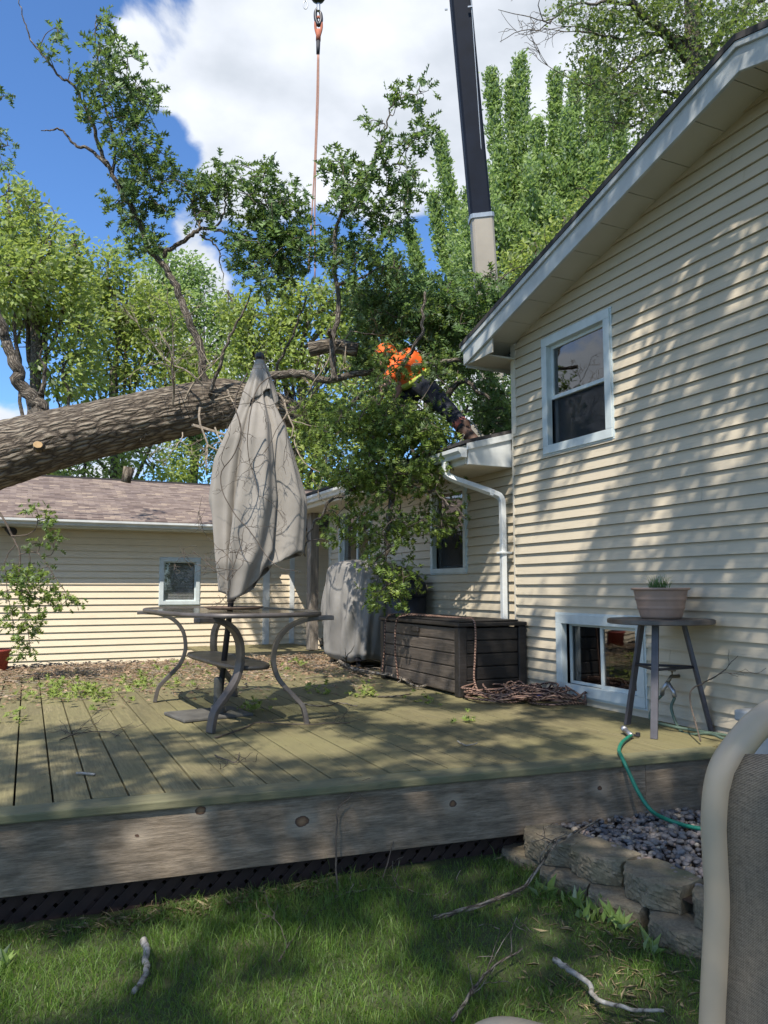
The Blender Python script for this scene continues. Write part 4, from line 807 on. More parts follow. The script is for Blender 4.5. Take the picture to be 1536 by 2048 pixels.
mb=MB(); section(mb,D(961,441,14.3),b2,.40,.375,.40,.38); mb.build('upper_boom',M['boomdark'],cr_,bevel=.01)
mb=MB(); ax=nrm(b2-b1); sx=nrm(rt-ax*(rt@ax)); p0,p1=D(961,441,14.3)+sx*.204,b2+sx*.192; mb.tube([p0,p1],.022,6); sy=nrm(np.cross(ax,sx)); mb.obox(p0-sx*.0+sy*-.02,ax*np.linalg.norm(p1-p0),sx*.018,sy*.15); mb.build('boom_edge_plate',M['steel'],cr_)
mb=MB(); section(mb,b0,D(963,440,14.3),.44,.42,.48,.46); mb.build('lower_boom',M['boombeige'],cr_,bevel=.012)
mb=MB(); q=D(962,438,14.3); section(mb,q-ax*.03,q+ax*.05,.46,.46,.5,.5); mb.build('boom_collar',M['steel'],cr_); mb=MB(); q2=D(914,26,13.55); mb.obox(q2+sx*.19-sy*.15,sx*.09,sy*.03,ax*.025); mb.build('cable_guide',M['steel'],cr_); mb=MB(); mb.obox(q2-sx*.19-sy*.15,-sx*.05,sy*.03,ax*.025); mb.build('cable_guide',M['steel'],cr_)
mb=MB(); mb.tube([D(938,-60,13.3),D(990,700,14.6)],.008,6); mb.build('hoist_cable',M['steel'],cr_)
mb=MB(); q=D(1006,850,15.5); mb.box(q[0]-.35,q[0]+.6,q[1],q[1]+1.2,-.44,q[2]+.1); mb.build('turret',M['boombeige'],cr_,bevel=.03)
mb=MB(); mb.tube([D(978,812,14.6),D(1018,806,14.6)],.055,14); mb.tube([D(986,810,14.6),D(1000,810,14.6)],.075,14); mb.build('hydraulic_ram',M['brass'],cr_,smooth=True)
mb=MB(); mb.tube([D(1000,760,14.3),D(1020,880,14.3)],.03,8); mb.tube([D(1010,757,14.3),D(1024,870,14.3)],.025,8); mb.build('guard_rail',M['white'],cr_)
# hook and sling
hk=thing('crane_hook',D(636,20,11.),'black crane hook block hanging at the top centre of the sky','crane hook')
def L2(a,b,d=11.): return D(a,b,d)
mb=MB(); q=L2(636,-12); mb.lathe([(.04,-.12),(.09,-.10),(.125,-.04),(.14,.02),(.14,.12),(.06,.14)],q,20); mb.build('hook_block',M['hookblack'],hk,smooth=True)
mb=MB(); mb.tube([L2(637,8),L2(637,22)],.028,12); mb.build('swivel',M['steel'],hk)
mb=MB(); mb.tube(smooth_path([L2(636,15),L2(631,25),L2(632,40),L2(637,50),L2(642,42),L2(642,30),L2(640,24)],6),[.02+.012*math.sin(math.pi*i/36) for i in range(37)],10); mb.build('hook',M['hookblack'],hk,smooth=True)
cbn=L2(611,9); mb=MB(); mb.tube([L2(610,-30),L2(610,2)],.006,6); loop=[L2(611+4.2*math.sin(a),10-8*math.cos(a)) for a in np.linspace(0,2*math.pi,20)]; mb.tube(loop,.008,8); tag(mb.build('carabiner',M['steel'],smooth=True),'small steel carabiner dangling left of the crane hook','carabiner')
M['slingred']=simple('orange_sling_webbing',(.42,.13,.07),.8,.15,20); M['slingpale']=simple('sling_leg_webbing',(.36,.20,.15),.8,.12,20); M['sleeve']=simple('black_sleeve',(.03,.03,.035),.7,.1)
sgt=thing('lifting_sling',L2(637,60),'long orange lifting sling hanging from the crane hook down to the fallen oak','lifting sling')
mb=MB(); mb.tube(smooth_path([L2(637,78),L2(631,56),L2(632,40),L2(637,34),L2(642,40),L2(643,56),L2(637,78)],6),.021,8); mb.tube([L2(637,60),L2(636.5,82)],.037,10); mb.build('eye',M['slingred'],sgt,smooth=True)
mb=MB(); mb.tube([L2(636.5,82),L2(636,108)],[.033,.026],10); mb.build('sleeve',M['sleeve'],sgt,smooth=True)
for (pts) in ([L2(635.5,106),L2(633.5,200),L2(629,330),L2(623,440),L2(617,545)],[L2(637.5,106),L2(636.5,200),L2(631.5,330),L2(629.5,440),L2(630,560)]):
    mb=MB(); mb.tube(smooth_path(pts,6),.0115,8); mb.build('strap',M['slingpale'],sgt,smooth=True)
# ------------------------------------------------------------------ branches and leaves
def limb(mb,pts,r0,r1,n=8,seg=7,amp=.01,fn=None,p=1.):
    P=wob(smooth_path(pts,seg),amp); t=np.linspace(0,1,len(P)); mb.tube(P,r0+(r1-r0)*t**p,n,fn=fn); return P
OAK=T_oak(); OAK2=T_oak2(); LEAF=T_simple(.27); LEAFN=T_simple(.2)
def clusters(cpos,cdir,k,ls,spread=.04,droop=.25,fan=.75):
    pos=[];dr=[];sz=[]
    N=len(cpos); kk=rng.integers(k[0],k[1]+1,N); idx=np.repeat(np.arange(N),kk); n=len(idx)
    d=cdir[idx]+rng.normal(0,fan,(n,3)); d[:,2]-=droop; d/=np.linalg.norm(d,axis=1)[:,None]
    return cpos[idx]+rng.normal(0,spread,(n,3)),d,U(ls[0],ls[1],n)
# ---- fallen oak ---------------------------------------------------------
oak=thing('fallen_oak',D(300,1030,10.2),'huge fallen oak, its thick trunk slanting over the yard and leafy crown on the wing','fallen tree')
OS=.83
def TP(px,py,d): return D(px,py,d*OS if d>8.55 else d)
tr_pts=[TP(-1150,1330,9.4),TP(-650,1110,9.1),TP(-260,985,9.0),TP(-60,928,9.3),TP(100,882,9.7),TP(230,850,10.0),TP(350,824,10.2),TP(450,808,10.4),TP(540,816,10.5),TP(610,838,10.5),TP(640,846,10.5)]
tr_r=np.array([.80,.52,.46,.41,.38,.36,.35,.34,.24,.15,.10])*OS
sp_=smooth_path(tr_pts,34); rr_=np.interp(np.linspace(0,10,len(sp_)),range(11),tr_r)
def barkfn(i,th):
    s=i*.06
    a=np.sin(th*17+2.2*np.sin(s*.9)+1.2*np.sin(s*2.3+th*3))*.5+.5; b=np.sin(th*31+3*np.sin(s*1.7+2))*.5+.5; c=np.sin(s*14+5*np.sin(th*9))
    return 1+.030*(a**.6-.5)+.014*(b-.5)+.012*c*(a>.4)+.02*np.sin(th*3+s*.5)+.012*np.sin(th*5-s)
mb=MB(); mb.tube(sp_,rr_,120,fn=barkfn); mb.build('trunk',M['bark'],oak,smooth=True)
mb=MB(); 
c=D(78,893,9.2*OS); ax=nrm(-fw*.9+rt*.3); mb.tube([c+ax*-.03,c+ax*.10],[.06,.045],14)
mb.build('branch_stub',M['bark'],oak,smooth=True); mb=MB(); c=D(258,946,9.75*OS); mb.tube([c+up*.06,c-up*.10-rt*.03],[.06,.05],10); mb.build('branch_stub',M['bark'],oak,smooth=True)
mb=MB(); c=D(78,893,9.2*OS)+ax*.101; mb.tube([c,c+ax*.006],[.045,.042],14,flat=(1,.75)); mb.build('cut_face',M['cutwood'],oak)
LIMBS=[]   # sampled points on limbs (pos) used to root twigs
def olimb(pts,r0,r1,amp=.02,n=9,seg=9):
    m=MB(); P=limb(m,pts,r0,r1,n,seg,amp); LIMBS.append(P); m.build('limb',M['limbbark'],oak,smooth=True); return P
M['limbbark']=bark('limb_bark',(.045,.036,.028),(.16,.13,.10),(.30,.26,.21),2.4)
olimb([TP(70,850,9.8),TP(82,812,9.8),TP(50,780,9.75),TP(30,735,9.7),TP(12,680,9.7),TP(2,640,9.6),TP(-40,560,9.6)],.085,.035)
olimb([TP(82,790,9.75),TP(88,745,9.7),TP(84,700,9.6)],.03,.008)
olimb([TP(415,800,10.2),TP(400,700,10.1),TP(360,600,10),TP(345,560,10.),TP(325,530,10),TP(300,505,10)],.045,.032)
olimb([TP(300,505,10),TP(280,450,10),TP(250,395,9.9),TP(220,340,9.8),TP(200,300,9.8),TP(187,250,9.7),TP(170,215,9.7),TP(150,175,9.7),TP(120,150,9.6),TP(90,115,9.6),TP(60,75,9.6),TP(45,30,9.6),TP(37,-10,9.6)],.030,.004,.012)
olimb([TP(215,332,9.8),TP(180,300,9.8),TP(150,290,9.8),TP(125,262,9.8),TP(100,260,9.8),TP(82,262,9.8)],.022,.004,.01)
olimb([TP(225,345,9.8),TP(230,290,9.8),TP(205,190,9.7),TP(195,120,9.7),TP(190,70,9.7),TP(193,30,9.7)],.018,.004,.01)
olimb([TP(170,215,9.7),TP(200,190,9.7),TP(218,200,9.6),TP(225,235,9.6)],.012,.005)
olimb([TP(325,512,10),TP(350,490,10),TP(385,470,9.9),TP(400,458,9.9),TP(440,462,9.9),TP(500,478,9.8),TP(580,470,9.8),TP(640,450,9.8)],.028,.008,.015)
olimb([TP(400,458,9.9),TP(392,430,9.9),TP(380,400,9.9),TP(360,370,9.9)],.015,.005)
olimb([TP(430,458,9.9),TP(450,420,9.9),TP(450,380,9.9),TP(455,340,9.9)],.013,.004)
olimb([TP(520,478,9.8),TP(535,420,9.8),TP(530,370,9.8)],.013,.004)
olimb([TP(400,470,9.9),TP(430,490,9.9),TP(440,530,9.8),TP(450,585,9.8)],.012,.003)
olimb([TP(668,760,9.0),TP(664,690,9.0),TP(676,620,9.0),TP(672,540,9.0),TP(670,470,9.0),TP(690,405,9.),TP(720,360,9.),TP(745,320,9.),TP(770,260,9.),TP(764,240,9.)],.030,.005,.012)
olimb([TP(745,325,9.),TP(760,335,9.),TP(790,330,9.),TP(815,290,9.),TP(845,272,9.)],.010,.003)
olimb([TP(770,260,9.),TP(785,210,9.),TP(815,188,9.),TP(845,190,9.)],.009,.003)
olimb([TP(676,570,9.),TP(720,555,9.),TP(760,535,9.),TP(800,540,9.)],.014,.004)
olimb([TP(540,752,8.3),TP(570,748,8.2),TP(605,748,8.1),TP(650,760,8.0),TP(715,746,7.9),TP(770,738,7.8),TP(830,731,7.7),TP(900,722,7.6),TP(965,712,7.5)],.048,.020,.01)
olimb([TP(660,660,8.6),TP(668,700,8.2),TP(668,750,8.0)],.02,.015)
olimb([TP(965,712,7.5),TP(985,660,7.4),TP(990,600,7.4),TP(992,545,7.4)],.014,.004)
olimb([TP(640,846,10.4),TP(720,800,9.6),TP(800,740,9.),TP(840,660,8.8),TP(850,580,8.8)],.03,.012)
olimb([TP(740,800,9.4),TP(820,850,8.4),TP(790,930,7.6),TP(780,1010,7.3),TP(775,1090,7.2),TP(770,1170,7.1)],.06,.010)
olimb([TP(820,850,8.4),TP(880,800,7.9),TP(930,760,7.7),TP(980,800,7.6)],.05,.015)
olimb([TP(790,960,7.5),TP(720,975,7.4),TP(660,1010,7.3),TP(620,1060,7.25),TP(612,1110,7.2)],.022,.005)
olimb([TP(785,960,7.4),TP(830,975,7.2),TP(880,990,7.1),TP(935,1040,7.0)],.022,.006)
olimb([TP(420,790,10.),TP(450,700,9.9),TP(480,640,9.9),TP(500,600,9.8)],.022,.008)
olimb([TP(540,800,10.3),TP(560,720,10.1),TP(590,660,10.),TP(610,590,10.)],.02,.008)
mb=MB(); mb.tube(smooth_path([TP(618,700,9.5),TP(660,692,9.5),TP(715,700,9.5)],12),.075,40,fn=barkfn); mb.build('broken_limb',M['bark'],oak,smooth=True)
LP=np.concatenate(LIMBS)
fol=[ # px,py,r,depth,clusters   foliage tufts of the crown
(212,40,16,9.7,3),(205,75,20,9.7,4),(210,108,26,9.7,8),(256,105,20,9.6,4),(165,150,20,9.7,4),(195,172,24,9.7,6),(240,145,24,9.6,6),(185,230,20,9.7,5),(232,185,26,9.7,7),(268,175,20,9.7,5),(305,195,20,9.6,6),(225,245,24,9.8,7),(255,238,22,9.7,6),(285,268,26,9.7,7),(245,300,28,9.8,9),(300,320,30,9.8,11),(275,345,32,9.8,11),(335,355,22,9.8,6),(120,68,14,9.6,3),(98,115,11,9.6,2),(235,400,20,9.9,5),(300,400,25,9.9,8),(262,430,30,9.9,10),(285,462,30,10,10),(292,492,20,10,5),(250,370,20,9.9,5),
(370,370,28,9.9,9),(400,388,32,9.9,11),(440,375,30,9.9,9),(412,430,32,9.9,10),(455,335,18,9.9,4),(450,362,18,9.9,4),(497,375,26,9.8,8),(530,350,26,9.8,8),(535,398,32,9.8,10),(575,398,28,9.8,9),(600,425,24,9.8,7),(500,430,34,9.8,12),(545,452,40,9.8,15),(580,462,38,9.8,14),(520,500,42,9.8,17),(560,505,42,9.8,17),(600,500,34,9.8,12),(540,545,34,9.8,12),(502,535,28,9.8,9),(572,545,28,9.8,9),(640,482,24,9.7,6),(480,482,24,9.8,7),(330,420,16,9.9,3),
(740,246,11,9,2),(800,190,18,9,4),(832,186,20,9,5),(665,330,18,9,4),(692,330,18,9,5),(682,370,20,9,6),(712,380,24,9,7),(740,347,18,9,4),(700,420,26,9,9),(745,432,22,9,6),(765,277,14,9,3),(780,322,20,9,6),(815,347,20,9,6),(805,382,24,9,7),(790,412,20,9,5),(775,452,24,9,7),(820,275,20,9,5),(850,270,18,9,5),(815,430,13,9,3),(702,500,24,9,8),(740,500,28,9,10),(662,482,22,9,6),(700,535,20,9,6),(760,530,28,9,10),(802,542,22,9,7),(665,520,18,9,4),
(990,560,22,7.4,6),(1000,610,30,7.3,9),(1040,650,22,7.2,5),(965,600,30,7.5,9),(1068,545,10,7.3,1),(945,640,35,7.5,12),(1010,650,20,7.3,5)]
cp=[]
for (a,b,r,d,n) in fol:
    for _ in range(int(n*1.25)+1):
        q=rng.normal(0,.55,2); cp.append(D(a+q[0]*r,b+q[1]*r,(d*OS if d>8.55 else d)+rng.normal(0,.15)))
def dense(poly,n,d0,d1):
    xs=[p[0] for p in poly]; ys=[p[1] for p in poly]; out=[]
    while len(out)<n:
        x,y=U(min(xs),max(xs)),U(min(ys),max(ys)); ins=False; j=len(poly)-1
        for i in range(len(poly)):
            if (poly[i][1]>y)!=(poly[j][1]>y) and x<(poly[j][0]-poly[i][0])*(y-poly[i][1])/(poly[j][1]-poly[i][1])+poly[i][0]: ins=not ins
            j=i
        if ins and noise1(x*.03,1)+noise1(y*.035,2)+noise1((x+y)*.06,5)*.7>U(-.9,.75): out.append(D(x,y,U(d0,d1)))
    return out
cp1=cp; 
up1=dense([(690,560),(800,545),(870,570),(950,600),(985,640),(1010,700),(960,740),(800,730),(720,740),(700,660),(690,600)],560,7.7,9.2)
up2=dense([(820,560),(930,560),(1000,600),(960,680),(840,660)],130,7.6,9.0)
hang=dense([(650,800),(700,760),(760,820),(800,850),(830,800),(900,890),(915,930),(860,950),(880,980),(940,1000),(960,1050),(900,1060),(840,1070),(820,1110),(835,1160),(790,1230),(745,1210),(740,1130),(700,1090),(650,1090),(645,1040),(690,990),(640,930),(645,860)],250,6.9,7.9)+dense([(650,800),(760,800),(830,800),(915,930),(860,960),(700,985),(640,930)],270,6.9,7.9)+dense([(600,800),(680,790),(690,880),(640,900),(605,870)],90,8.,8.5)
frontl=dense([(745,690),(800,680),(905,700),(900,780),(960,850),(930,880),(780,890),(740,800)],60,6.9,7.35)
roofl=dense([(760,830),(840,840),(900,850),(940,890),(900,910),(800,900),(740,880)],90,7.5,8.4)
roofr=dense([(930,740),(1010,760),(1020,800),(1018,860),(960,870),(960,800)],110,8.2,9.5)
def prj(p): q=np.asarray(p)-C0; z=q@Fv; return 768+F*(q@rt)/z,1024-F*(q@Uv)/z
def clear(lst):
    out=[]
    for c in lst:
        x,y=prj(c); d=min(math.hypot((x-787)/14,(y-754)/32),math.hypot((x-830)/18,(y-712)/17)); dl=min(math.hypot((x-838)/26,(y-778)/30),*[math.hypot(x-(845+t*105),y-(785+t*95))/24 for t in (0,.2,.4,.6,.8,1.)])
        if dl<1.15 and rng.random()<.88: continue
        if d<1 and rng.random()<(.85 if d<.8 else .4): continue
        out.append(c)
    return out
cp1=np.array(cp1+clear(up1)+clear(up2)+clear(roofr)); veil=[D(a+U(-6,6),b_+U(-6,6),7.25) for (a,b_) in ((766,706),(776,716),(786,702),(800,738),(762,724),(808,722),(770,735),(812,745),(776,700),(845,742),(856,800),(884,828))]
cp2=np.array(clear(hang+roofl+frontl)+veil)
def rootdir(c):
    i=np.argmin(((LP-c)**2).sum(1)); return LP[i]
def twigs(cps,par,mat,name='twigs',maxn=100000):
    m=MB(); dirs=np.zeros_like(cps); done=[]
    for i,c in enumerate(cps):
        r=rootdir(c); 
        if len(done):
            dn=np.array(done); j=np.argmin(((dn-c)**2).sum(1)); 
            if ((dn[j]-c)**2).sum()<((r-c)**2).sum(): r=dn[j]
        v=c-r; L=np.linalg.norm(v); dirs[i]=v/(L+1e-6)
        if L<1.6:
            mid=r+v*.5+rng.normal(0,.10,3)*L+up*.06*L; m.tube(smooth_path([r,mid,c],3),[.006,.0055,.005,.0045,.004,.0035,.003],4,cap=False); done.append(mid); done.append(c)
    m.build(name,mat,par); return dirs
d1=twigs(cp1,oak,M['twig']); d2=twigs(cp2,oak,M['twig'])
p_,q_,s_=clusters(cp1,d1,(5,9),(.09,.16),.035,.15,.85); leaves('foliage',p_,q_,s_,OAK,M['oakleaf'],oak)
d2[:,2]-=.5; p_,q_,s_=clusters(cp2,d2,(8,13),(.055,.11),.05,.30,.8); leaves('foliage',p_,q_,s_,OAK,M['oakhang'],oak)
# bare twiggy tangle around the trunk and the umbrella
def tangle(mb,p0,dirn,L,r,depth,bend=.35,minr=.0022,zero=0.):
    n=7; P=[p0]; d=nrm(dirn)
    for i in range(n): d=nrm(d+rng.normal(0,bend*.55,3)+np.array([0,0,zero])); P.append(P[-1]+d*L/n)
    mb.tube(wob(np.array(P),.004),np.linspace(r,max(r*.45,minr*.7),n+1),5,cap=False)
    if depth>0:
        for k in range(rng.integers(2,5)):
            i=rng.integers(2,n+1); tangle(mb,P[i],nrm(P[i]-P[i-1])+rng.normal(0,.75,3),L*U(.35,.7),max(r*.55,minr),depth-1,bend,minr,zero)
    return P
for (a,b,d,dx,dz,L,r) in ((345,810,9.8,.2,.6,.9,.016),(370,800,9.8,.4,.9,.8,.014),(400,815,9.7,.1,-.7,.9,.016),(430,800,9.8,.6,.3,.9,.014),(385,850,9.7,.5,-.2,1.1,.02),(455,780,9.9,.2,-.8,.8,.014),(350,760,9.9,.1,1.,.8,.012),(405,770,9.8,-.3,.8,.8,.014),(300,790,9.9,.2,-.5,.5,.010),(560,790,9.9,.4,-.6,.9,.014),(600,820,9.9,.5,.6,.9,.014),(620,780,9.6,.3,.9,.9,.012),(640,850,9.8,.6,-.3,.8,.012),(590,870,9.8,.1,-.9,.9,.010),(365,865,9.7,.0,-.9,.5,.009),(430,855,9.5,.2,-.6,.9,.012)):
    mb=MB(); tangle(mb,D(a,b,d*OS),rt*dx+up*dz-fw*.3,L*.85,r*.85,3); mb.build('bare_twigs',M['pale_twig'],oak)
# bare branch hanging in front of the umbrella
bb_=thing('bare_branch',D(470,900,5.2),'thin leafless twiggy branch hanging in front of the closed umbrella','branch')
mb=MB(); 
def poly(mb,pts,r0,r1): 
    P=smooth_path([D(*p) for p in pts],5); mb.tube(wob(P,.003),np.linspace(r0*.8,r1*.8,len(P)),6,cap=False); return P
M1=[poly(mb,[(495,745,5.1),(470,800,5.1),(482,860,5.08),(470,905,5.08),(440,955,5.08),(465,1020,5.06),(505,1070,5.05),(550,1130,5.05),(600,1145,5.05)],.0065,.0028),
    poly(mb,[(560,745,5.4),(520,770,5.2),(500,830,5.1),(495,900,5.1),(510,960,5.1),(520,1000,5.1)],.006,.0025),
    poly(mb,[(640,760,5.3),(605,800,5.2),(560,850,5.1),(530,905,5.1)],.005,.0025)]
for P in M1:
    for k in range(4):
        i=rng.integers(3,len(P)); tangle(mb,P[i],rt*rng.normal(0,1)+up*rng.normal(-.3,.8)-fw*.1,U(.15,.42),.0026,2,.5,.0013)
mb.build('twigs',M['twig'],bb_)
b2_=thing('bare_branch',D(440,1180,5.0),'sparse leafless twig sticking out sideways just above the table beside the garage window','branch')
mb=MB(); P=poly(mb,[(385,1100,5.0),(420,1130,5.0),(455,1160,5.0),(475,1140,5.0)],.004,.002)
for k in range(7): tangle(mb,P[rng.integers(1,len(P))],rt*rng.normal(0,1)+up*rng.normal(0,.8),U(.15,.4),.003,2,.5,.0016)
mb.build('twigs',M['twig'],b2_)
# leafy broken branch at left edge
lb=thing('hanging_branch',D(40,1180,7.5),'small broken oak branch with drooping leaves hanging at the left edge','branch')
mb=MB(); LIMBS2=[]
def hp(pts,r0,r1): P=smooth_path([D(*p) for p in pts],6); LIMBS2.append(P); mb.tube(wob(P,.006),np.linspace(r0,r1,len(P)),7,cap=False); return P
hp([(-75,935,7.75),(-35,985,7.6),(5,1035,7.5),(22,1070,7.5),(40,1110,7.5),(38,1160,7.5),(50,1230,7.5),(60,1300,7.5)],.014,.003)
hp([(22,1072,7.5),(55,1070,7.5),(75,1050,7.45),(74,1020,7.45)],.008,.003); hp([(38,1110,7.5),(75,1105,7.4),(100,1140,7.4),(135,1190,7.4)],.007,.003); hp([(30,1090,7.5),(10,1120,7.5),(15,1170,7.5),(25,1240,7.5)],.006,.003); hp([(45,1180,7.5),(80,1200,7.4),(110,1215,7.4)],.005,.002)
LP=np.concatenate(LIMBS2); mb.build('stem',M['twig'],lb)
cps=np.array([D(*p) for p in [(68,1018,7.45),(100,1035,7.4),(95,1045,7.4),(85,1085,7.4),(108,1100,7.4),(90,1075,7.4),(30,1135,7.5),(15,1150,7.5),(45,1150,7.5),(60,1130,7.45),(75,1145,7.4),(20,1180,7.5),(45,1185,7.5),(10,1200,7.5),(70,1175,7.4),(95,1165,7.4),(115,1180,7.4),(135,1190,7.4),(148,1205,7.4),(105,1205,7.4),(80,1210,7.4),(35,1215,7.5),(55,1225,7.5),(18,1230,7.5),(75,1235,7.4),(45,1255,7.5),(60,1265,7.5),(50,1290,7.5),(60,1305,7.5),(42,1280,7.5),(30,1250,7.5),(90,1190,7.4),(55,1195,7.5),(60,1160,7.4),(100,1150,7.4)]])
cps=np.concatenate([cps,cps+rng.normal(0,.05,cps.shape)]); dd_=twigs(cps,lb,M['twig']); dd_[:,2]-=.5; p_,q_,s_=clusters(cps,dd_,(7,11),(.06,.105),.035,.4,.8); leaves('foliage',p_,q_,s_,OAK,M['oakhang'],lb)
# leaf sprays poking in at the upper left edge belong to another tree
le=thing('oak_limb',D(-20,260,8.5),'a few oak leaf sprays reaching in at the left edge against blue sky','tree limb')
mb=MB(); LIMBS2=[]; hp([(-200,420,8.6),(-60,340,8.6),(-10,300,8.6),(15,290,8.6)],.02,.004); hp([(-60,340,8.6),(-20,220,8.6),(8,192,8.6)],.01,.004); mb.build('stem',M['twig'],le); LP=np.concatenate(LIMBS2)
cps=np.array([D(*p) for p in [(5,188,8.6),(14,192,8.6),(0,268,8.6),(12,280,8.6),(20,292,8.6),(-5,290,8.6),(5,330,8.6),(20,328,8.6),(-8,300,8.6),(-20,200,8.6)]])
dd_=twigs(cps,le,M['twig']); p_,q_,s_=clusters(cps,dd_,(6,9),(.09,.14),.03,.2,.8); leaves('foliage',p_,q_,s_,OAK,M['oakleaf'],le)
# ---- background trees ----------------------------------------------------
def crown(root,blobs,depth,mat,nper,ls,tmpl=LEAF,trunkpx=None,wind=(0,0,0),droop=.2,thick=1.6,base_r=.28,k=(5,9)):
    """blobs: (px,py,rx,ry,dd) masses of one crown, leaf clusters thicker towards the outside of each mass"""
    C=[];DR=[]
    ctr=[]
    for (a,b,rx,ry,dz) in blobs:
        c=D(a,b,depth+dz); RX_,RY_=rx*depth/1540,ry*depth/1540; ctr.append((c,RX_,RY_)); n=int(nper*(RX_*RY_)**.85*9)
        v=rng.normal(0,1,(n*2,3)); v/=np.linalg.norm(v,axis=1)[:,None]
        key=np.sin(v[:,0]*5+a)+np.sin(v[:,1]*6+b)+np.sin(v[:,2]*7+a*.3)+rng.normal(0,.8,n*2); v=v[key>-.4][:n]
        rad=U(.35,1.,len(v))**.45*(1+.16*np.sin(v[:,0]*7+v[:,2]*5+b)); off=v*rad[:,None]
        P=c+rt*(off[:,0:1]*RX_)+fw*(off[:,1:2]*(RX_+RY_)/2*.9)+up*(off[:,2:3]*RY_); C.append(P); DR.append(rt*v[:,0:1]+fw*v[:,1:2]+up*v[:,2:3])
    C=np.concatenate(C); DR=np.concatenate(DR)
    p,q,s=clusters(C,DR*.8+np.array(wind),k,ls,.13*depth/18,droop,.7); leaves('crown',p,q,s,tmpl,mat,root,tilt=.9)
    mb=MB(); c0=np.mean([c for c,_,_ in ctr],0); g=np.array(root.location); g[2]=-.44
    base_r*=.6; P=smooth_path([g,g*.6+c0*.4+np.array([.1,0,.1]),c0],6); mb.tube(wob(P,.05),np.linspace(base_r,base_r*.55,len(P)),12,fn=barkfn)
    for c,a,b in ctr:
        f=P[rng.integers(len(P)//2,len(P))]; Q=wob(smooth_path([f,(f+c)/2+up*.3+rng.normal(0,.2,3),c,c+(c-f)*.1+up*b*.1],5),.05); mb.tube(Q,np.linspace(base_r*.3,.02,len(Q)),6)
        for _ in range(5):
            i=rng.integers(4,len(Q)); e=c+rt*rng.normal(0,a*.5)+up*rng.normal(.1,b*.5)+fw*rng.normal(0,.4); mb.tube(wob(smooth_path([Q[i],(Q[i]+e)/2+up*.15,e],4),.04),np.linspace(.022,.008,9),5)
    mb.build('trunk',M['limbbark'],root,smooth=True)
def tree(name,px,d,label,grp): p=D(px,1200,d); return thing(name,(p[0],p[1],-.44),label,'tree',grp)
bg_='trees behind the garage'
t1=tree('ash_tree',40,16,'bright green wind blown tree at the far left behind the garage',bg_)
crown(t1,[(20,430,75,70,0),(70,450,70,50,.5),(-30,520,100,110,0),(100,500,75,60,0),(60,560,100,90,-.5),(110,590,75,80,.3),(20,600,90,80,.5),(150,660,60,70,0),(130,740,70,60,0),(20,560,70,70,-1),(150,520,30,30,0)],16,M['brightleaf'],26,(.10,.165),wind=(.5,0,.1),trunkpx=40)
t0=tree('ash_tree',-420,17,'bright green tree further left behind the garage, outside the main view',bg_)
crown(t0,[(-420,480,130,120,0),(-520,600,120,110,0),(-300,600,110,110,0),(-420,700,150,110,0)],17,M['brightleaf'],14,(.13,.2))
t2=tree('maple_tree',210,19,'olive green tree second from the left behind the garage, partly behind the trunk',bg_)
crown(t2,[(215,540,60,45,0),(250,600,75,60,0),(190,640,60,60,0),(180,600,40,50,0),(300,640,80,70,0),(240,700,90,70,.5),(330,720,80,60,0),(200,780,80,60,0),(380,780,80,60,0),(300,930,100,50,0),(170,950,60,40,0),(60,930,80,50,.6)],19,M['brightleaf'],27,(.10,.165),wind=(.4,0,.1))
t3=tree('maple_tree',370,21,'rounded green tree crown left of the crane sling, behind the umbrella top',bg_)
crown(t3,[(350,560,60,55,0),(320,530,40,30,0),(380,610,70,60,0),(320,620,60,60,0),(400,680,90,70,0),(450,640,50,40,0),(380,560,30,40,0),(430,740,90,60,0),(470,850,90,80,0),(400,930,110,50,0)],21,M['mapleleaf'],24,(.10,.165),wind=(.3,0,.1))
t4=tree('ash_tree',570,18,'yellow green tree crown directly under the crane sling, right of the umbrella',bg_)
crown(t4,[(540,630,65,50,0),(600,610,70,50,0),(500,660,60,50,0),(650,620,60,50,0),(560,700,90,70,0),(640,700,80,70,0),(700,660,50,50,0),(510,740,70,60,0),(590,820,90,80,0),(650,900,90,90,0),(600,960,80,50,0),(720,780,70,70,0),(690,600,40,30,0),(470,620,35,30,0)],18,M['brightleaf'],27,(.10,.165),wind=(.4,0,.1))
t5=tree('maple_tree',820,22,'darker green tree behind the worker and the wing roof',bg_)
crown(t5,[(760,650,70,60,0),(840,700,90,70,0),(920,660,70,60,0),(780,780,80,70,0),(880,790,90,80,0),(960,760,80,80,0),(700,720,60,60,0),(990,840,50,60,0)],22,M['mapleleaf'],22,(.10,.165),wind=(.3,0,.1))
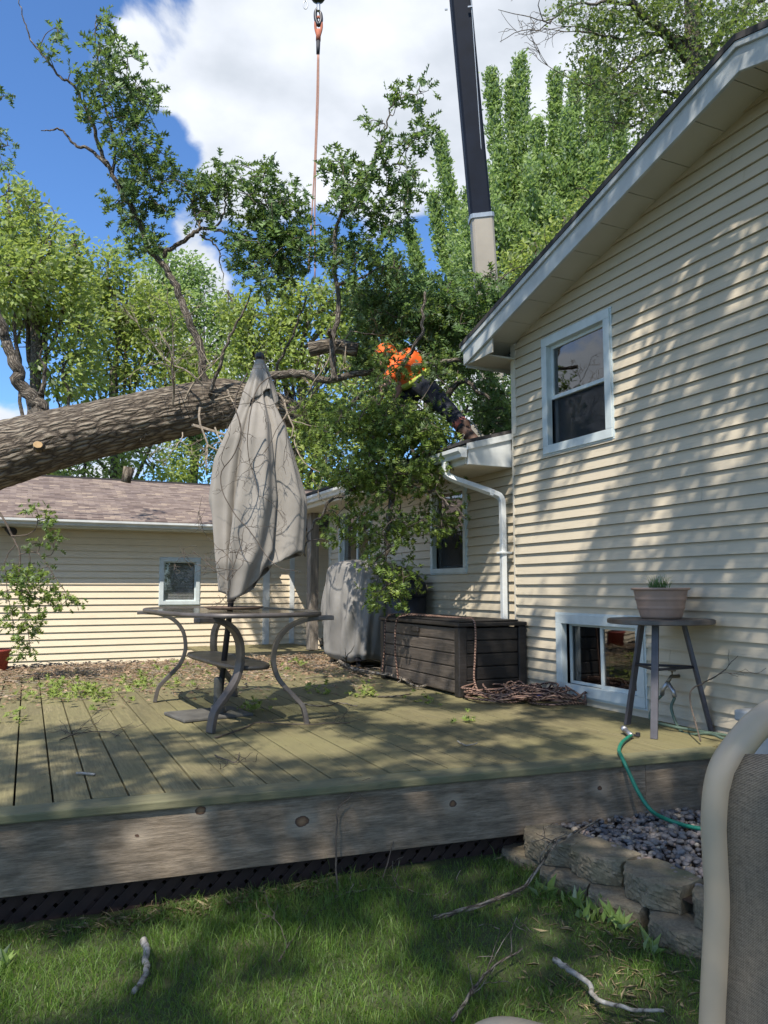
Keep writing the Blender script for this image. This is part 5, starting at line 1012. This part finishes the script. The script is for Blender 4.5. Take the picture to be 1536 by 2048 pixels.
# tall pointed poplar-like maple behind the crane boom
sp_t=tree('silver_maple',1090,21,'tall spiky silver maple with upright plumes behind the crane boom and the roof','trees behind the house')
base=np.array(sp_t.location); hub=D(1090,760,21)
C=[];DR=[];mbp=MB(); mbp.tube(wob(smooth_path([base,hub],8),.05),np.linspace(.35,.22,9),10)
for (tx,ty,wd,dz) in ((1040,118,34,0),(1022,165,30,.5),(982,142,26,0),(1110,148,28,.4),(1150,155,30,-.3),(1188,125,34,.4),(1215,150,34,0),(1248,190,36,.3),(880,275,28,0),(866,392,26,.4),(818,462,26,0),(1075,245,36,-.6),(1135,228,36,-.8),(1000,300,44,-.5),(1280,290,40,0),(905,470,40,.5),(1060,330,52,-1),(1180,300,52,-.8),(940,380,36,-.3),(1230,360,55,-.6),(780,515,30,.3),(960,560,60,-.5),(1100,430,64,-1.2),(1020,430,56,-1),(1280,480,50,0),(930,650,60,0),(1160,420,60,-1),(1050,560,70,-1),(1160,560,70,-1),(840,560,50,.5),(1000,690,60,0),(1240,560,70,0),(870,640,60,.6)):
    tip=D(tx,ty,21+dz); st0=hub*.3+D(tx*.8+1090*.2,min(740,ty+240),21+dz)*.7; mid=(st0*.35+tip*.65); mid[2]-=(tip[2]-st0[2])*.10; mid=mid+ (st0-tip)*np.array([-.08,-.08,0])
    Q=smooth_path([st0,mid,tip],14); mbp.tube(Q,np.linspace(.07,.008,len(Q)),5,cap=False)
    k=len(Q); wm=wd*21/1540; L=np.linalg.norm(tip-st0); n=int(150*L)
    t=U(.12,1,n); i=t*(k-1); i0=np.floor(i).astype(int).clip(0,k-2); pq=Q[i0]+(Q[i0+1]-Q[i0])*(i-i0)[:,None]
    taper=np.clip((1-t)*1.35,.03,1)**.85*wm*.78*(.68+.32*np.sin(t*L*4+tx)+.25*np.sin(t*L*11+tx*2))*(1+.5*(t<.45)); v=rng.normal(0,1,(n,3)); v/=np.linalg.norm(v,axis=1)[:,None]; v[:,2]*=.7
    rr=U(.2,1,n)**.5; C.append(pq+v*(taper*rr)[:,None]); DR.append(v*.8+nrm(tip-mid)*.9)
for _ in range(95):
    tx=U(900,1290); ty=U(270,640)-.15*abs(tx-1090)*0; 
    if ty<300+.9*max(0,1000-tx): ty+=120+.9*max(0,1000-tx)*.5
    tip=D(tx,ty,20.4+rng.normal(0,.7)); L=U(.7,1.7); lean=rt*((tx-1090)/260*.35+rng.normal(0,.12)); ax3=nrm(up+lean); n=int(34*L); t=U(0,1,n); v=rng.normal(0,1,(n,3)); v/=np.linalg.norm(v,axis=1)[:,None]
    C.append(tip-ax3*(L*t)[:,None]+v*(np.clip(t*1.3,.05,1)**.8*U(.16,.30)*U(.3,1,n)**.5)[:,None]); DR.append(v*.7+ax3*.9)
for (a,b,rx,ry,dz,n) in ((1060,470,85,100,.9,300),(1180,460,85,110,.9,300),(960,600,70,90,.8,260),(1100,600,150,110,.5,500),(1240,470,60,100,.9,200),(890,650,60,60,.8,160),(1010,420,40,70,1.,110)):
    v=rng.normal(0,1,(n,3)); v/=np.linalg.norm(v,axis=1)[:,None]; rr=(U(.2,1,n)**.5*(1+.25*np.sin(v[:,0]*9+a)*np.sin(v[:,2]*8+b)))[:,None]; C.append(D(a,b,21+dz)+rt*v[:,0:1]*rr*rx*21/1540+fw*v[:,1:2]*rr*1.2+up*v[:,2:3]*rr*ry*21/1540); DR.append(v+up*.7)
C=np.concatenate(C); DR=np.concatenate(DR); p_,q_,s_=clusters(C,DR,(4,7),(.09,.16),.09,.0,.6); leaves('crown',p_,q_,s_,LEAF,M['mapleleaf'],sp_t,tilt=.9); mbp.build('trunk',M['limbbark'],sp_t,smooth=True)
ys_=tree('honey_locust',1150,17,'yellow green lower tree tucked behind the roof edge under the silver maple','trees behind the house')
crown(ys_,[(1010,560,60,50,0),(1080,520,60,45,0),(1130,470,55,45,0),(1190,430,60,50,0),(1050,590,60,50,0),(1130,540,80,60,0),(1240,380,60,50,0)],17,M['brightleaf'],20,(.10,.165))
# big tree at the upper right
rt_=tree('tall_oak',1400,14,'tall open oak with dark spreading limbs above the house roof at upper right','trees behind the house')
mbp=MB(); LIMBS2=[]
def bp(pts,r0,r1):
    P=wob(smooth_path([D(*p) for p in pts],7),.03); LIMBS2.append(P); mbp.tube(P,np.linspace(r0,r1,len(P)),10,fn=barkfn); return P
g=np.array(rt_.location)
P0=wob(smooth_path([g,D(1440,700,14),D(1400,300,14),D(1392,160,14),D(1385,60,14),D(1395,-80,14)],7),.03); mbp.tube(P0,np.linspace(.30,.12,len(P0)),12,fn=barkfn)
bp([(1395,130,14),(1360,95,13.9),(1310,55,13.8),(1270,10,13.6),(1230,-60,13.4)],.12,.05); bp([(1390,120,14),(1355,75,13.9),(1300,70,13.9),(1230,75,13.7),(1150,60,13.6)],.06,.012)
bp([(1360,90,14),(1290,110,13.8),(1230,150,13.7),(1180,170,13.7)],.05,.01); bp([(1392,120,14),(1380,60,14),(1375,0,14.1),(1365,-60,14)],.10,.05); bp([(1400,130,14),(1450,60,14.2),(1500,10,14.3),(1560,-30,14.3)],.10,.04)
bp([(1400,260,14),(1330,220,13.9),(1260,250,13.8),(1200,240,13.8)],.04,.008); bp([(1270,10,13.6),(1200,5,13.5),(1130,20,13.5),(1100,50,13.5)],.035,.006); bp([(1380,200,14),(1300,180,13.9),(1240,210,13.8)],.04,.008); bp([(1440,90,14.2),(1500,80,14.2),(1560,60,14.2)],.04,.01)
LP=np.concatenate(LIMBS2+[P0[len(P0)//2:]])
cps=[]
for (a,b,rx,ry,n) in ((1180,30,60,25,16),(1240,30,60,30,20),(1300,20,60,30,20),(1200,80,50,25,14),(1270,75,60,30,18),(1340,30,50,40,18),(1420,30,60,40,26),(1490,20,60,30,22),(1520,60,40,30,14),(1180,150,40,40,14),(1240,140,50,40,20),(1300,130,50,30,18),(1340,130,40,40,12),(1250,200,50,40,18),(1300,210,50,40,20),(1340,230,40,40,16),(1220,240,40,20,10),(1440,110,60,30,24),(1470,80,60,30,20),(1380,150,40,40,14),(1300,250,40,20,12),(1160,100,30,25,6),(1400,180,40,40,16),(1130,20,25,15,4),(1300,-60,90,40,26),(1430,-70,80,50,30),(1200,-50,70,30,16),(1380,-140,80,50,22)):
    for _ in range(int(n*1.25)): cps.append(D(a+rng.normal(0,.55)*rx,b+rng.normal(0,.55)*ry,13.8+rng.normal(0,.5)))
cps=np.array(cps); m_=twigs(cps,rt_,M['twig']); p_,q_,s_=clusters(cps,m_,(13,20),(.08,.14),.13,.25,.8); leaves('crown',p_,q_,s_,OAK2,M['skyleaf'],rt_); 
for _ in range(12):
    P=LIMBS2[rng.integers(0,len(LIMBS2))]; tangle(mbp,P[-1-rng.integers(0,5)],-rt+rng.normal(0,.5,3),1.1,.012,2,.4,.005)
mbp.build('trunk',M['limbbark'],rt_,smooth=True)
# ------------------------------------------------------------------ unseen tree behind the viewer, crown shaped to shade lawn, deck and gable wall
yt=thing('shade_tree',(-3.4,-4.2,-.44),'big leafy unseen tree behind the viewer, its crown shaped to throw dappled shade over the lawn','tree')
LIT=[(1262,740,36,110,-22),(1128,1060,68,200,-27),(1052,1010,20,110,-12),(1455,900,26,95,-25),(1215,880,22,90,-28),(1452,985,40,22,0),(1308,1070,24,100,-20),(1490,1075,26,45,-15),(1440,600,55,13,-25),(1090,1300,36,60,-15),(1405,720,12,60,-15),(1185,830,0,0,0),
(1310,1487,150,24,0),(1150,1450,100,14,0),(830,1430,110,14,0),(610,1478,100,20,0),(900,1520,60,14,0),(380,1540,70,14,0),(60,1500,60,18,0),(1000,1430,60,12,0),(720,1400,60,12,0),(330,1450,90,14,0),(720,1490,50,10,0),(1040,1480,60,10,0),(930,1395,60,9,0),
(315,1672,66,70,-15),(1070,1590,30,30,0),
(390,1812,90,16,0),(110,1960,150,62,0),(730,1985,165,60,0),(1255,1965,90,34,0),(360,1890,140,30,0),(670,1890,110,26,0),(40,1930,80,50,0),(430,1990,90,30,0),(990,1930,60,24,0),(1130,2030,80,30,0),(1230,1820,30,12,0),(560,2030,80,20,0)]
def is_lit(px,py):
    for (a,b,rx,ry,an) in LIT:
        if rx<=0: continue
        if b>1780: ry=ry*1.3; rx=rx*1.15
        elif 1600<b<1780: rx=rx*1.3; ry=ry*1.5
        elif b>1380 and b<1600: ry=ry*1.3
        t=math.radians(an); dx,dy=px-a,py-b; u=dx*math.cos(t)-dy*math.sin(t); v=dx*math.sin(t)+dy*math.cos(t)
        if (u/rx)**2+(v/ry)**2<1: return True
    return False
cl=[]; st_=.13  # leaf clumps set along sun rays to shaded spots, gaps left for lit patches
for gx in np.arange(-4.2,6.0,st_):
    for gy in np.arange(.2,8.4,st_):
        x,y=gx+U(-.05,.05),gy+U(-.05,.05)
        if x>XW: z=(x-XW)/.5; P=np.array([XW,y-.58*z,z]); shade=1 if z<3.4 else 0
        elif y>deckY(x): P=np.array([x,y,0]); shade=1
        elif y>deckY(x)-.19: P=np.array([x+(deckY(x)-y)*.86,deckY(x),-(deckY(x)-y)/.58]); shade=1
        else: P=np.array([x+.22,y+.255,-.44]); shade=1
        if not shade: continue
        px,py=prj(P)
        if x<=XW and y>deckY(x):
            if py<1440 and px<560: continue
            if y>5.35+.35*math.sin(x*3) and x<2.75: continue
            if y>5.7 and rng.random()<.45: continue
        if x>XW and P[1]>5.8: 
            if rng.random()<.7: continue
        if is_lit(px,py): continue
        if rng.random()<((.06 if y>deckY(x) else .07) if x<XW else .02): continue
        if x<XW and y>deckY(x) and noise1(x*1.9+y,3)+noise1(y*2.3-x*.7,5)>.62: continue
        h=U(5.6,8.6); c=np.array([x,y,0])+SUN/SUN[2]*h
        while (c[2]-H)<.95*max(0,(c@fw))+.3: h+=.5; c=np.array([x,y,0])+SUN/SUN[2]*h
        cl.append(c)
cl=np.array(cl); print('canopy clumps',len(cl))
dr_=rng.normal(0,1,cl.shape); p_,q_,s_=clusters(cl,dr_,(25,33),(.07,.11),.058,.2,1.); leaves('crown',p_,q_,s_,LEAF,M['shadeleaf'],yt,tilt=.9)
mb=MB(); g=np.array([-3.4,-4.2,-.44]); cen=cl.mean(0); P=smooth_path([g,g+up*3,g*.6+cen*.4+up*1.5],6); mb.tube(P,np.linspace(.34,.22,len(P)),14,fn=barkfn)
for k in range(9):
    e=cl[rng.integers(len(cl))]; Q=smooth_path([P[-1-k%4],(P[-1]+e)/2-up*.3,e-up*.3],5); mb.tube(wob(Q,.03),np.linspace(.10,.02,len(Q)),8)
mb.build('trunk',M['limbbark'],yt,smooth=True)
# ------------------------------------------------------------------ lawn
M['grass']=leafmat('grass_blades',[(0,(.035,.085,.012)),(.45,(.085,.175,.025)),(.8,(.16,.25,.04)),(.95,(.29,.30,.08)),(1,(.44,.38,.18))],(.11,.19,.035),.38,tcol=(.30,.48,.05))
N=230000; gx=U(-3.2,2.5,N); gy=U(1.2,4.3,N)
dens=.55+.45*np.clip(noise1(gx*1.3,1)+noise1(gy*1.7,2)+.5*noise1((gx+gy)*3.1,5)+.6,0,1)
edge=deckY(gx)
keep=(rng.random(N)<dens)&((gy<edge+.02)|(rng.random(N)<.04))&(gx<2.24-.0*gy+rng.normal(0,.03,N))
dist=np.hypot(gx,gy); keep&=(dist>1.5)
gx,gy=gx[keep],gy[keep]; n=len(gx); hh=U(.022,.062,n)*(1+.55*np.clip(noise1(gx*2.1,4)+noise1(gy*2.6,7),-.8,1)); tall=rng.random(n)<.02; hh[tall]*=1.9; 

Vg,Fg=bladesV(np.stack([gx,gy,lawn_z(gx,gy)-.004],1),hh,U(.0009,.0019,n),U(.15,1.25,n)); o=np_mesh('grass',Vg,3,Fg,M['grass']); tag(o,'short patchy green lawn grass in front of the deck',  'grass',kind='stuff')
print('grass',n)
M['straw']=simple('dry_thatch',(.30,.235,.135),.9,.3,40)
N=1100; a=rng.normal(0,1,(N,2)); ctr=[(330,1828,.34,.045,.45),(470,1800,.25,.03,.2),(1200,1850,.12,.25,.15),(1230,1980,.25,.12,.2)]; ch_=rng.choice(4,N,p=[.4,.2,.2,.2]); C_=np.array([onZ(c[0],c[1],-.44) for c in ctr]); S_=np.array([(c[2],c[3]) for c in ctr])
pos=C_[ch_].copy(); pos[:,0]+=a[:,0]*S_[ch_,0]; pos[:,1]+=a[:,1]*S_[ch_,1]-.09*a[:,0]*S_[ch_,0]; pos[:,2]=lawn_z(pos[:,0],pos[:,1])+.012
ang=U(0,6.28,N); d=np.stack([np.cos(ang),np.sin(ang),rng.normal(0,.25,N)],1); tag(leaves('thatch',pos,d,U(.03,.08,N),T_simple(.02),M['straw'],None),'dry straw and old clippings scattered at the lawn edge','dry grass',kind='stuff')
# weeds by the blocks and left edge
wd=[]
for (a,b) in ((1165,1835),(1195,1822),(1215,1845),(1240,1860),(1300,1905),(1150,1812),(8,1945),(-12,1935),(1090,1790)):
    c=onZ(a,b,-.45)
    for k in range(9): wd.append((c+rng.normal(0,.02,3)*np.array([1,1,.2]),))
cw=np.array([w[0] for w in wd]); dw=rng.normal(0,.5,cw.shape); dw[:,2]=np.abs(dw[:,2])+.55; tag(leaves('weeds',cw,dw,U(.05,.10,len(cw)),T_simple(.16),M['mapleleaf'],None),'low broad leaved weeds at the foot of the block wall','weeds',kind='stuff')
# ------------------------------------------------------------------ sticks (each one a thing)
def stick(name,pts,r0,r1,mat,label,cat='stick',side=0,amp=.004,grp=None,n=9):
    P=wob(smooth_path(pts,7),amp); mb=MB(); mb.tube(P,np.linspace(r0,r1,len(P)),n)
    for k in range(side):
        i=rng.integers(2,len(P)-1); tangle(mb,P[i],nrm(P[i]-P[i-1])+rng.normal(0,.5,3)*np.array([1,1,.35]),U(.1,.3),r1*.8,1,.3,.0016)
    return tag(mb.build(name,mat,smooth=True),label,cat,grp)
LZ=lambda a,b,h=.02:onZ(a,b,-.44+h)
DZ=lambda a,b,h=.01:onZ(a,b,h)
M['birch']=simple('pale_birch_bark',(.42,.41,.38),.8,.3,26,bump=.3,bs=30); 
t=NT('birch_bark'); v=t.coord(); t.col(t.ramp(t.noise(v,22,5,.6,1.),[(.36,(.06,.05,.04)),(.46,(.24,.22,.19)),(.7,(.42,.40,.36))])).rough(.8); M['birch']=t.m
stick('broken_stick',[LZ(288,1880,.05),LZ(292,1915,.035),LZ(290,1950,.025),LZ(268,1985,.02)],.013,.009,M['birch'],'thick pale peeled stick standing out on the lawn at lower left','stick')
stick('birch_stick',[LZ(1108,1920,.04),LZ(1140,1938,.03),LZ(1175,1968,.03),LZ(1195,1998,.025),LZ(1250,2015,.025),LZ(1330,2026,.02)],.011,.005,M['birch'],'white barked crooked stick lying on the lawn near the chair','stick',side=0)
stick('fallen_branch',[LZ(868,1836,.02),LZ(960,1810,.03),LZ(1050,1770,.05),onZ(1100,1700,-.26),onZ(1135,1672,-.262),onZ(1200,1640,-.27)],.010,.005,M['dead'],'long grey branch lying from the lawn up over the first retaining blocks','branch',side=4)
stick('forked_twig',[LZ(558,1922),LZ(585,1880),LZ(600,1850),LZ(620,1812)],.004,.002,M['twig'],'thin forked twig lying in the middle of the lawn','twig',side=4)
stick('dark_twig',[LZ(905,2040),LZ(950,1975),LZ(985,1935),LZ(1045,1898)],.007,.003,M['dead'],'dark thin branch lying on the lawn left of the white barked stick','twig',side=3)
stick('lawn_branch',[LZ(670,1795,.02),LZ(720,1782,.02),LZ(790,1775,.015),LZ(850,1790,.01),LZ(880,1785,.01)],.006,.003,M['dead'],'grey twig lying on the grass just in front of the lattice skirt','twig',side=4)
f0=LZ(676,1792,.0); stick('leaning_twig',[f0,D(672,1720,f0@fw+.05),D(674,1650,f0@fw+.08),D(676,1618,f0@fw+.1),D(695,1600,f0@fw+.12),D(712,1578,f0@fw+.15)],.0045,.0022,M['twig'],'thin upright twig leaning on the deck rim in the middle','twig',side=1,amp=.002)
f0=LZ(762,1768,.0); stick('leaning_twig',[f0,D(775,1725,f0@fw+.05),D(787,1682,f0@fw+.08)],.004,.002,M['twig'],'shorter twig leaning on the rim right of the tall leaning twig','twig',amp=.002)
stick('pale_stick',[DZ(153,1546),DZ(172,1547),DZ(190,1549)],.006,.006,M['birch'],'short pale stick lying across the front deck boards at left','stick',amp=.0005)
stick('bark_curl',[DZ(915,1482,.015),DZ(930,1490,.01),DZ(945,1489,.008),DZ(955,1485,.02)],.004,.003,M['birch'],'curled pale bark strip on the deck below the rope pile','bark strip',amp=.001)
stick('deck_branch',[DZ(632,1268,.04),DZ(655,1300,.05),DZ(690,1330,.05),DZ(740,1345,.05),DZ(800,1352,.05),DZ(850,1368,.03),DZ(898,1372,.03)],.022,.014,M['dead'],'thick broken branch lying across the deck in front of the storage box','branch',side=7)
stick('deck_branch',[DZ(770,1345,.05),DZ(805,1358,.04),DZ(840,1372,.03),DZ(900,1352,.10)],.016,.007,M['dead'],'shorter branch piece resting against the long side of the storage box','branch',side=3)
stick('deck_branch',[DZ(430,1474),DZ(470,1463),DZ(520,1445),DZ(590,1449),DZ(700,1445)],.006,.003,M['twig'],'long thin twig on the boards between the table legs','twig',side=4)
stick('deck_branch',[DZ(590,1405),DZ(640,1412),DZ(680,1406),DZ(715,1412)],.007,.004,M['dead'],'dark twig on the boards right of the patio table','twig',side=2)
stick('deck_branch',[DZ(755,1393),DZ(790,1392),DZ(820,1387)],.007,.005,M['dead'],'small dark stick on the deck left of the storage box corner','stick')
stick('deck_branch',[DZ(120,1480),DZ(150,1468),DZ(200,1462),DZ(240,1470)],.004,.002,M['twig'],'claw shaped twig on the boards at left','twig',side=6)
stick('deck_branch',[DZ(430,1510),DZ(470,1525),DZ(480,1505)],.004,.002,M['twig'],'curved little twig near the front of the deck boards','twig',side=2)
stick('deck_branch',[onX(1398,1405,3.55)*np.array([1,1,0])+up*.02,D(1380,1390,4.75),D(1410,1365,4.7),D(1452,1340,4.7)],.005,.003,M['twig'],'thin twig propped behind the right leg of the tall side table','twig',side=2)
# ------------------------------------------------------------------ storm litter on the deck
N=5200; lx=U(-5.2,3.6,N); lyy=9.8-np.abs(rng.normal(0,1.35,N)); ok=(lyy>5.9)|(rng.random(N)<.3); ok&=~((lx>3.15)&(lyy<7.3)); ok&=~((np.abs(lx-.7*0-1.3)<1.0)&(lyy<6.6)&(rng.random(N)<.6)); lx,lyy=lx[ok],lyy[ok]
m=MB(); 
for x,y in zip(lx[:1500],lyy[:1500]):
    a=U(0,6.28); L=U(.04,.30)*U(.4,1.2); d=np.array([math.cos(a),math.sin(a),0]); p=np.array([x,y,.006+abs(rng.normal(0,.012))]); q=p+d*L*.5+np.array([rng.normal(0,.015),rng.normal(0,.015),abs(rng.normal(0,.012))]); e=p+d*L+up*abs(rng.normal(0,.01)); m.tube([p,q,e],[U(.0025,.007),.003,.002],4,cap=False)
tag(m.build('twig_litter',M['pale_twig']),'broken twigs and bark chips littering the back of the deck','twigs',kind='stuff')
M['drylitter']=leafmat('dry_leaf_litter',[(0,(.10,.06,.035)),(.4,(.20,.13,.075)),(.7,(.30,.20,.12)),(.9,(.38,.28,.18)),(1,(.24,.26,.07))],(.22,.15,.09),.1,tcol=(.3,.2,.1))
n=len(lx); reps=3; pos=np.stack([np.repeat(lx,reps)+rng.normal(0,.06,n*reps),np.repeat(lyy,reps)+rng.normal(0,.06,n*reps),.008+np.abs(rng.normal(0,.012,n*reps))],1); pos=pos[(pos[:,1]<9.85)&(pos[:,0]<3.9)&(pos[:,0]<3.9)]
ang=U(0,6.28,len(pos)); d=np.stack([np.cos(ang),np.sin(ang),rng.normal(0,.2,len(pos))],1); tag(leaves('leaf_litter',pos,d,U(.015,.06,len(pos)),T_simple(.3),M['drylitter'],None,tilt=.35,upb=1.2),'brown crushed leaves and bark crumbs spread over the back of the deck','leaf litter',kind='stuff')
gl=[]
for (a,b,sg_,n_) in ((170,1388,.16,30),(110,1375,.10,12),(275,1368,.12,18),(60,1395,.10,12),(200,1400,.15,16),(500,1420,.04,12),(340,1370,.08,8),(620,1380,.1,10),(730,1390,.1,10),(930,1440,.03,3),(430,1335,.15,10),(20,1440,.1,6),(560,1330,.2,14),(350,1345,.2,16),(840,1400,.1,6)):
    c=onZ(a,b,.015)
    for _ in range(n_): gl.append(c+np.array([rng.normal(0,sg_),rng.normal(0,sg_*1.6),U(0,.02)]))
gl=np.array(gl); gl=gl[(gl[:,1]<9.8)&(gl[:,0]<3.3)]; dd=rng.normal(0,1,gl.shape); dd[:,2]=np.abs(dd[:,2])*.25; p_,q_,s_=clusters(gl,dd,(2,4),(.05,.10),.03,-.05,.5); tag(leaves('green_leaf_litter',p_,q_,s_,OAK,M['brightleaf'],None,tilt=.5,upb=1.),'torn fresh green oak leaves strewn over the deck','leaf litter',kind='stuff')
M['yellow']=simple('yellow_foam',(.62,.52,.16),.7,.1,12)
c=onZ(673,1308,.02); mb=MB(); P=np.array([[c+np.array([.05*(i-4)/4,.09*(j-4)/4,.02+.012*math.sin(i*1.7+j)+.02*math.cos(j*.8)]) for j in range(9)] for i in range(9)]); mb.grid(P); tag(mb.build('yellow_rag',M['yellow'],smooth=True,solid=.006),'crumpled small yellow cloth on the deck beside the covered grill','rag')
# ------------------------------------------------------------------ the worker on the wing roof
M['skin']=simple('skin',(.36,.20,.135),.55,.08,9); M['orange']=simple('hi_vis_orange',(.85,.13,.015),.7,.12,9); M['trouser']=simple('navy_work_trousers',(.014,.017,.028),.85,.3,9,bump=.4,bs=30); M['boot']=simple('brown_work_boot',(.085,.045,.03),.7,.25,12); M['sock']=simple('red_boot_cuff',(.32,.10,.08),.8,.2,12); M['belt']=simple('lime_harness_strap',(.42,.50,.08),.7,.1); M['hair']=simple('dark_hair',(.02,.014,.01),.8)
d0=7.85
J=dict(hip=D(834,762,7.9),chest=D(808,724,7.82),neck=D(790,714,7.78),head=D(772,716,7.7),
 hr=D(846,772,7.82),kr=D(888,812,7.62),ar=D(930,858,7.46),tr=D(950,878,7.36),hl=D(824,775,8.0),kl=D(812,826,7.95),al=D(826,872,8.05),tl=D(804,884,7.95),
 sr=D(794,724,7.62),er=D(774,766,7.5),wr_=D(758,800,7.46),sl=D(806,730,7.95),el=D(800,772,7.9),wl=D(786,806,7.8))
pr_=thing('person',J['al'],'worker in an orange shirt and dark trousers bending over branches on the low wing roof','person')
def fuse(o,vox=.012,sm=3):
    r=o.modifiers.new('remesh','REMESH'); r.mode='VOXEL'; r.voxel_size=vox; r.use_smooth_shade=True
    s=o.modifiers.new('smooth','SMOOTH'); s.factor=.6; s.iterations=sm; return o
def seg(mb,pts,rs,n=14): mb.tube(smooth_path(pts,6),np.interp(np.linspace(0,len(pts)-1,(len(pts)-1)*6+1),range(len(pts)),rs),n)
def ball(mb,c,r,s=(1,1,1)): 
    v=pv*np.array(s)*r+c; mb.add(v,[tuple(f) for f in pf])
def hand(mb,w,dirn,palm):
    d=nrm(dirn); s=nrm(np.cross(d,palm)); p=nrm(np.cross(s,d)); mb.tube([w,w+d*.03,w+d*.085],[.026,.036,.038],10,flat=(1,.55))
    for k,(o_,L) in enumerate(((-.030,.075),(-.010,.085),(.010,.08),(.029,.062))):
        b=w+d*.08+s*o_; mb.tube(smooth_path([b,b+d*L*.45+p*.004,b+d*L*.75+p*.022,b+d*L*.7+p*.045],3),.0088,7)
    b=w+d*.025+s*-.035; mb.tube([b,b+d*.03-s*.022+p*.012,b+d*.06-s*.018+p*.03],.0105,7)
mb=MB(); seg(mb,[J['hip'],(J['hip']+J['chest'])/2+up*.03,J['chest'],J['neck']],[.145,.14,.155,.07]); seg(mb,[J['neck'],(J['neck']+J['head'])/2,J['head']],[.06,.055,.06]); ball(mb,J['head'],.098,(1,.9,1.2)); hd=J['head']; fdir=nrm(J['head']-J['neck']+np.array([0,-.05,-.06])); ball(mb,hd+fdir*.10+up*-.01,.018); ball(mb,hd+fdir*.085-up*.05,.028,(1.2,1,.6))
for s in (-1,1): ball(mb,hd+nrm(np.cross(fdir,up))*s*.095,.026,(.5,1,1.3)); ball(mb,hd+fdir*.088+nrm(np.cross(fdir,up))*s*.033+up*.022,.012)
for a,b,c,dn in (('sr','er','wr_',-1),('sl','el','wl',1)): seg(mb,[J['chest'],J[a],J[b],J[c]],[.075,.062,.045,.030]); hand(mb,J[c],J[c]-J[b],fw*-1)
for a,b,c,e in (('hr','kr','ar','tr'),('hl','kl','al','tl')): seg(mb,[J['hip'],J[a],J[b],J[c]],[.12,.10,.062,.035]); seg(mb,[J[c],J[e]],[.035,.02])
fuse(mb.build('body',M['skin'],pr_))
mb=MB(); seg(mb,[J['hip']+ (J['chest']-J['hip'])*.02,(J['hip']+J['chest'])/2+up*.03,J['chest'],J['neck']*.7+J['chest']*.3],[.165,.165,.178,.10]); 
for a,b in (('sr','er'),('sl','el')): seg(mb,[J['chest'],J[a],J[a]*.15+J[b]*.85],[.09,.082,.066])
fuse(mb.build('shirt',M['orange'],pr_),.014)
mb=MB(); ball(mb,J['hip'],.172,(1,1,.95))
for a,b,c in (('hr','kr','ar'),('hl','kl','al')): seg(mb,[J['hip'],J[a],J[b],J[c]],[.16,.132,.092,.072])
fuse(mb.build('trousers',M['trouser'],pr_),.014)
mb=MB()
hp_=J['hip']*.85+J['chest']*.15; ax_=nrm(J['chest']-J['hip']); mb.tube([hp_-ax_*.03,hp_+ax_*.03],.18,20); mb.build('harness_belt',M['belt'],pr_,smooth=True)
for c,e in (('ar','tr'),('al','tl')):
    mb=MB(); f=nrm(J[e]-J[c]); mb.tube([J[c]+up*.07-f*.02,J[c]-f*.01,J[c]+up*-.03],[.068,.068,.064],14); seg(mb,[J[c]-up*.03-f*.03,J[c]+f*.07-up*.025,J[e]+f*.05-up*.015],[.07,.062,.05]); fuse(mb.build('boot',M['boot'],pr_),.012)
    mb=MB(); d_=nrm(J['kr' if c=='ar' else 'kl']-J[c]); mb.tube([J[c]+d_*.04,J[c]+d_*.12],.077,16); mb.build('boot_cuff',M['sock'],pr_,smooth=True)
mb=MB(); hc=J['head']+up*.03
P=np.array([[hc+np.array([math.cos(a)*.118*math.cos(b),math.sin(a)*.118*math.cos(b),.125*math.sin(b)]) for a in np.linspace(0,2*math.pi,33)] for b in np.linspace(0,math.pi/2*.98,12)]); mb.grid(P); mb.lathe([(.118,-.004),(.140,-.010),(.142,-.004),(.118,.006)],hc,33,cap=False); mb.build('hard_hat',M['orange'],pr_,smooth=True,solid=.004)
mb=MB(); mb.tube(smooth_path([J['ar']+up*.1,D(945,845,7.4),D(962,872,7.38),D(965,882,7.36)],6),.006,6); mb.tube(smooth_path([D(925,868,7.4),D(928,872,7.38),D(905,905,7.3)],6),.006,6); mb.build('lanyard',M['birch'],pr_)
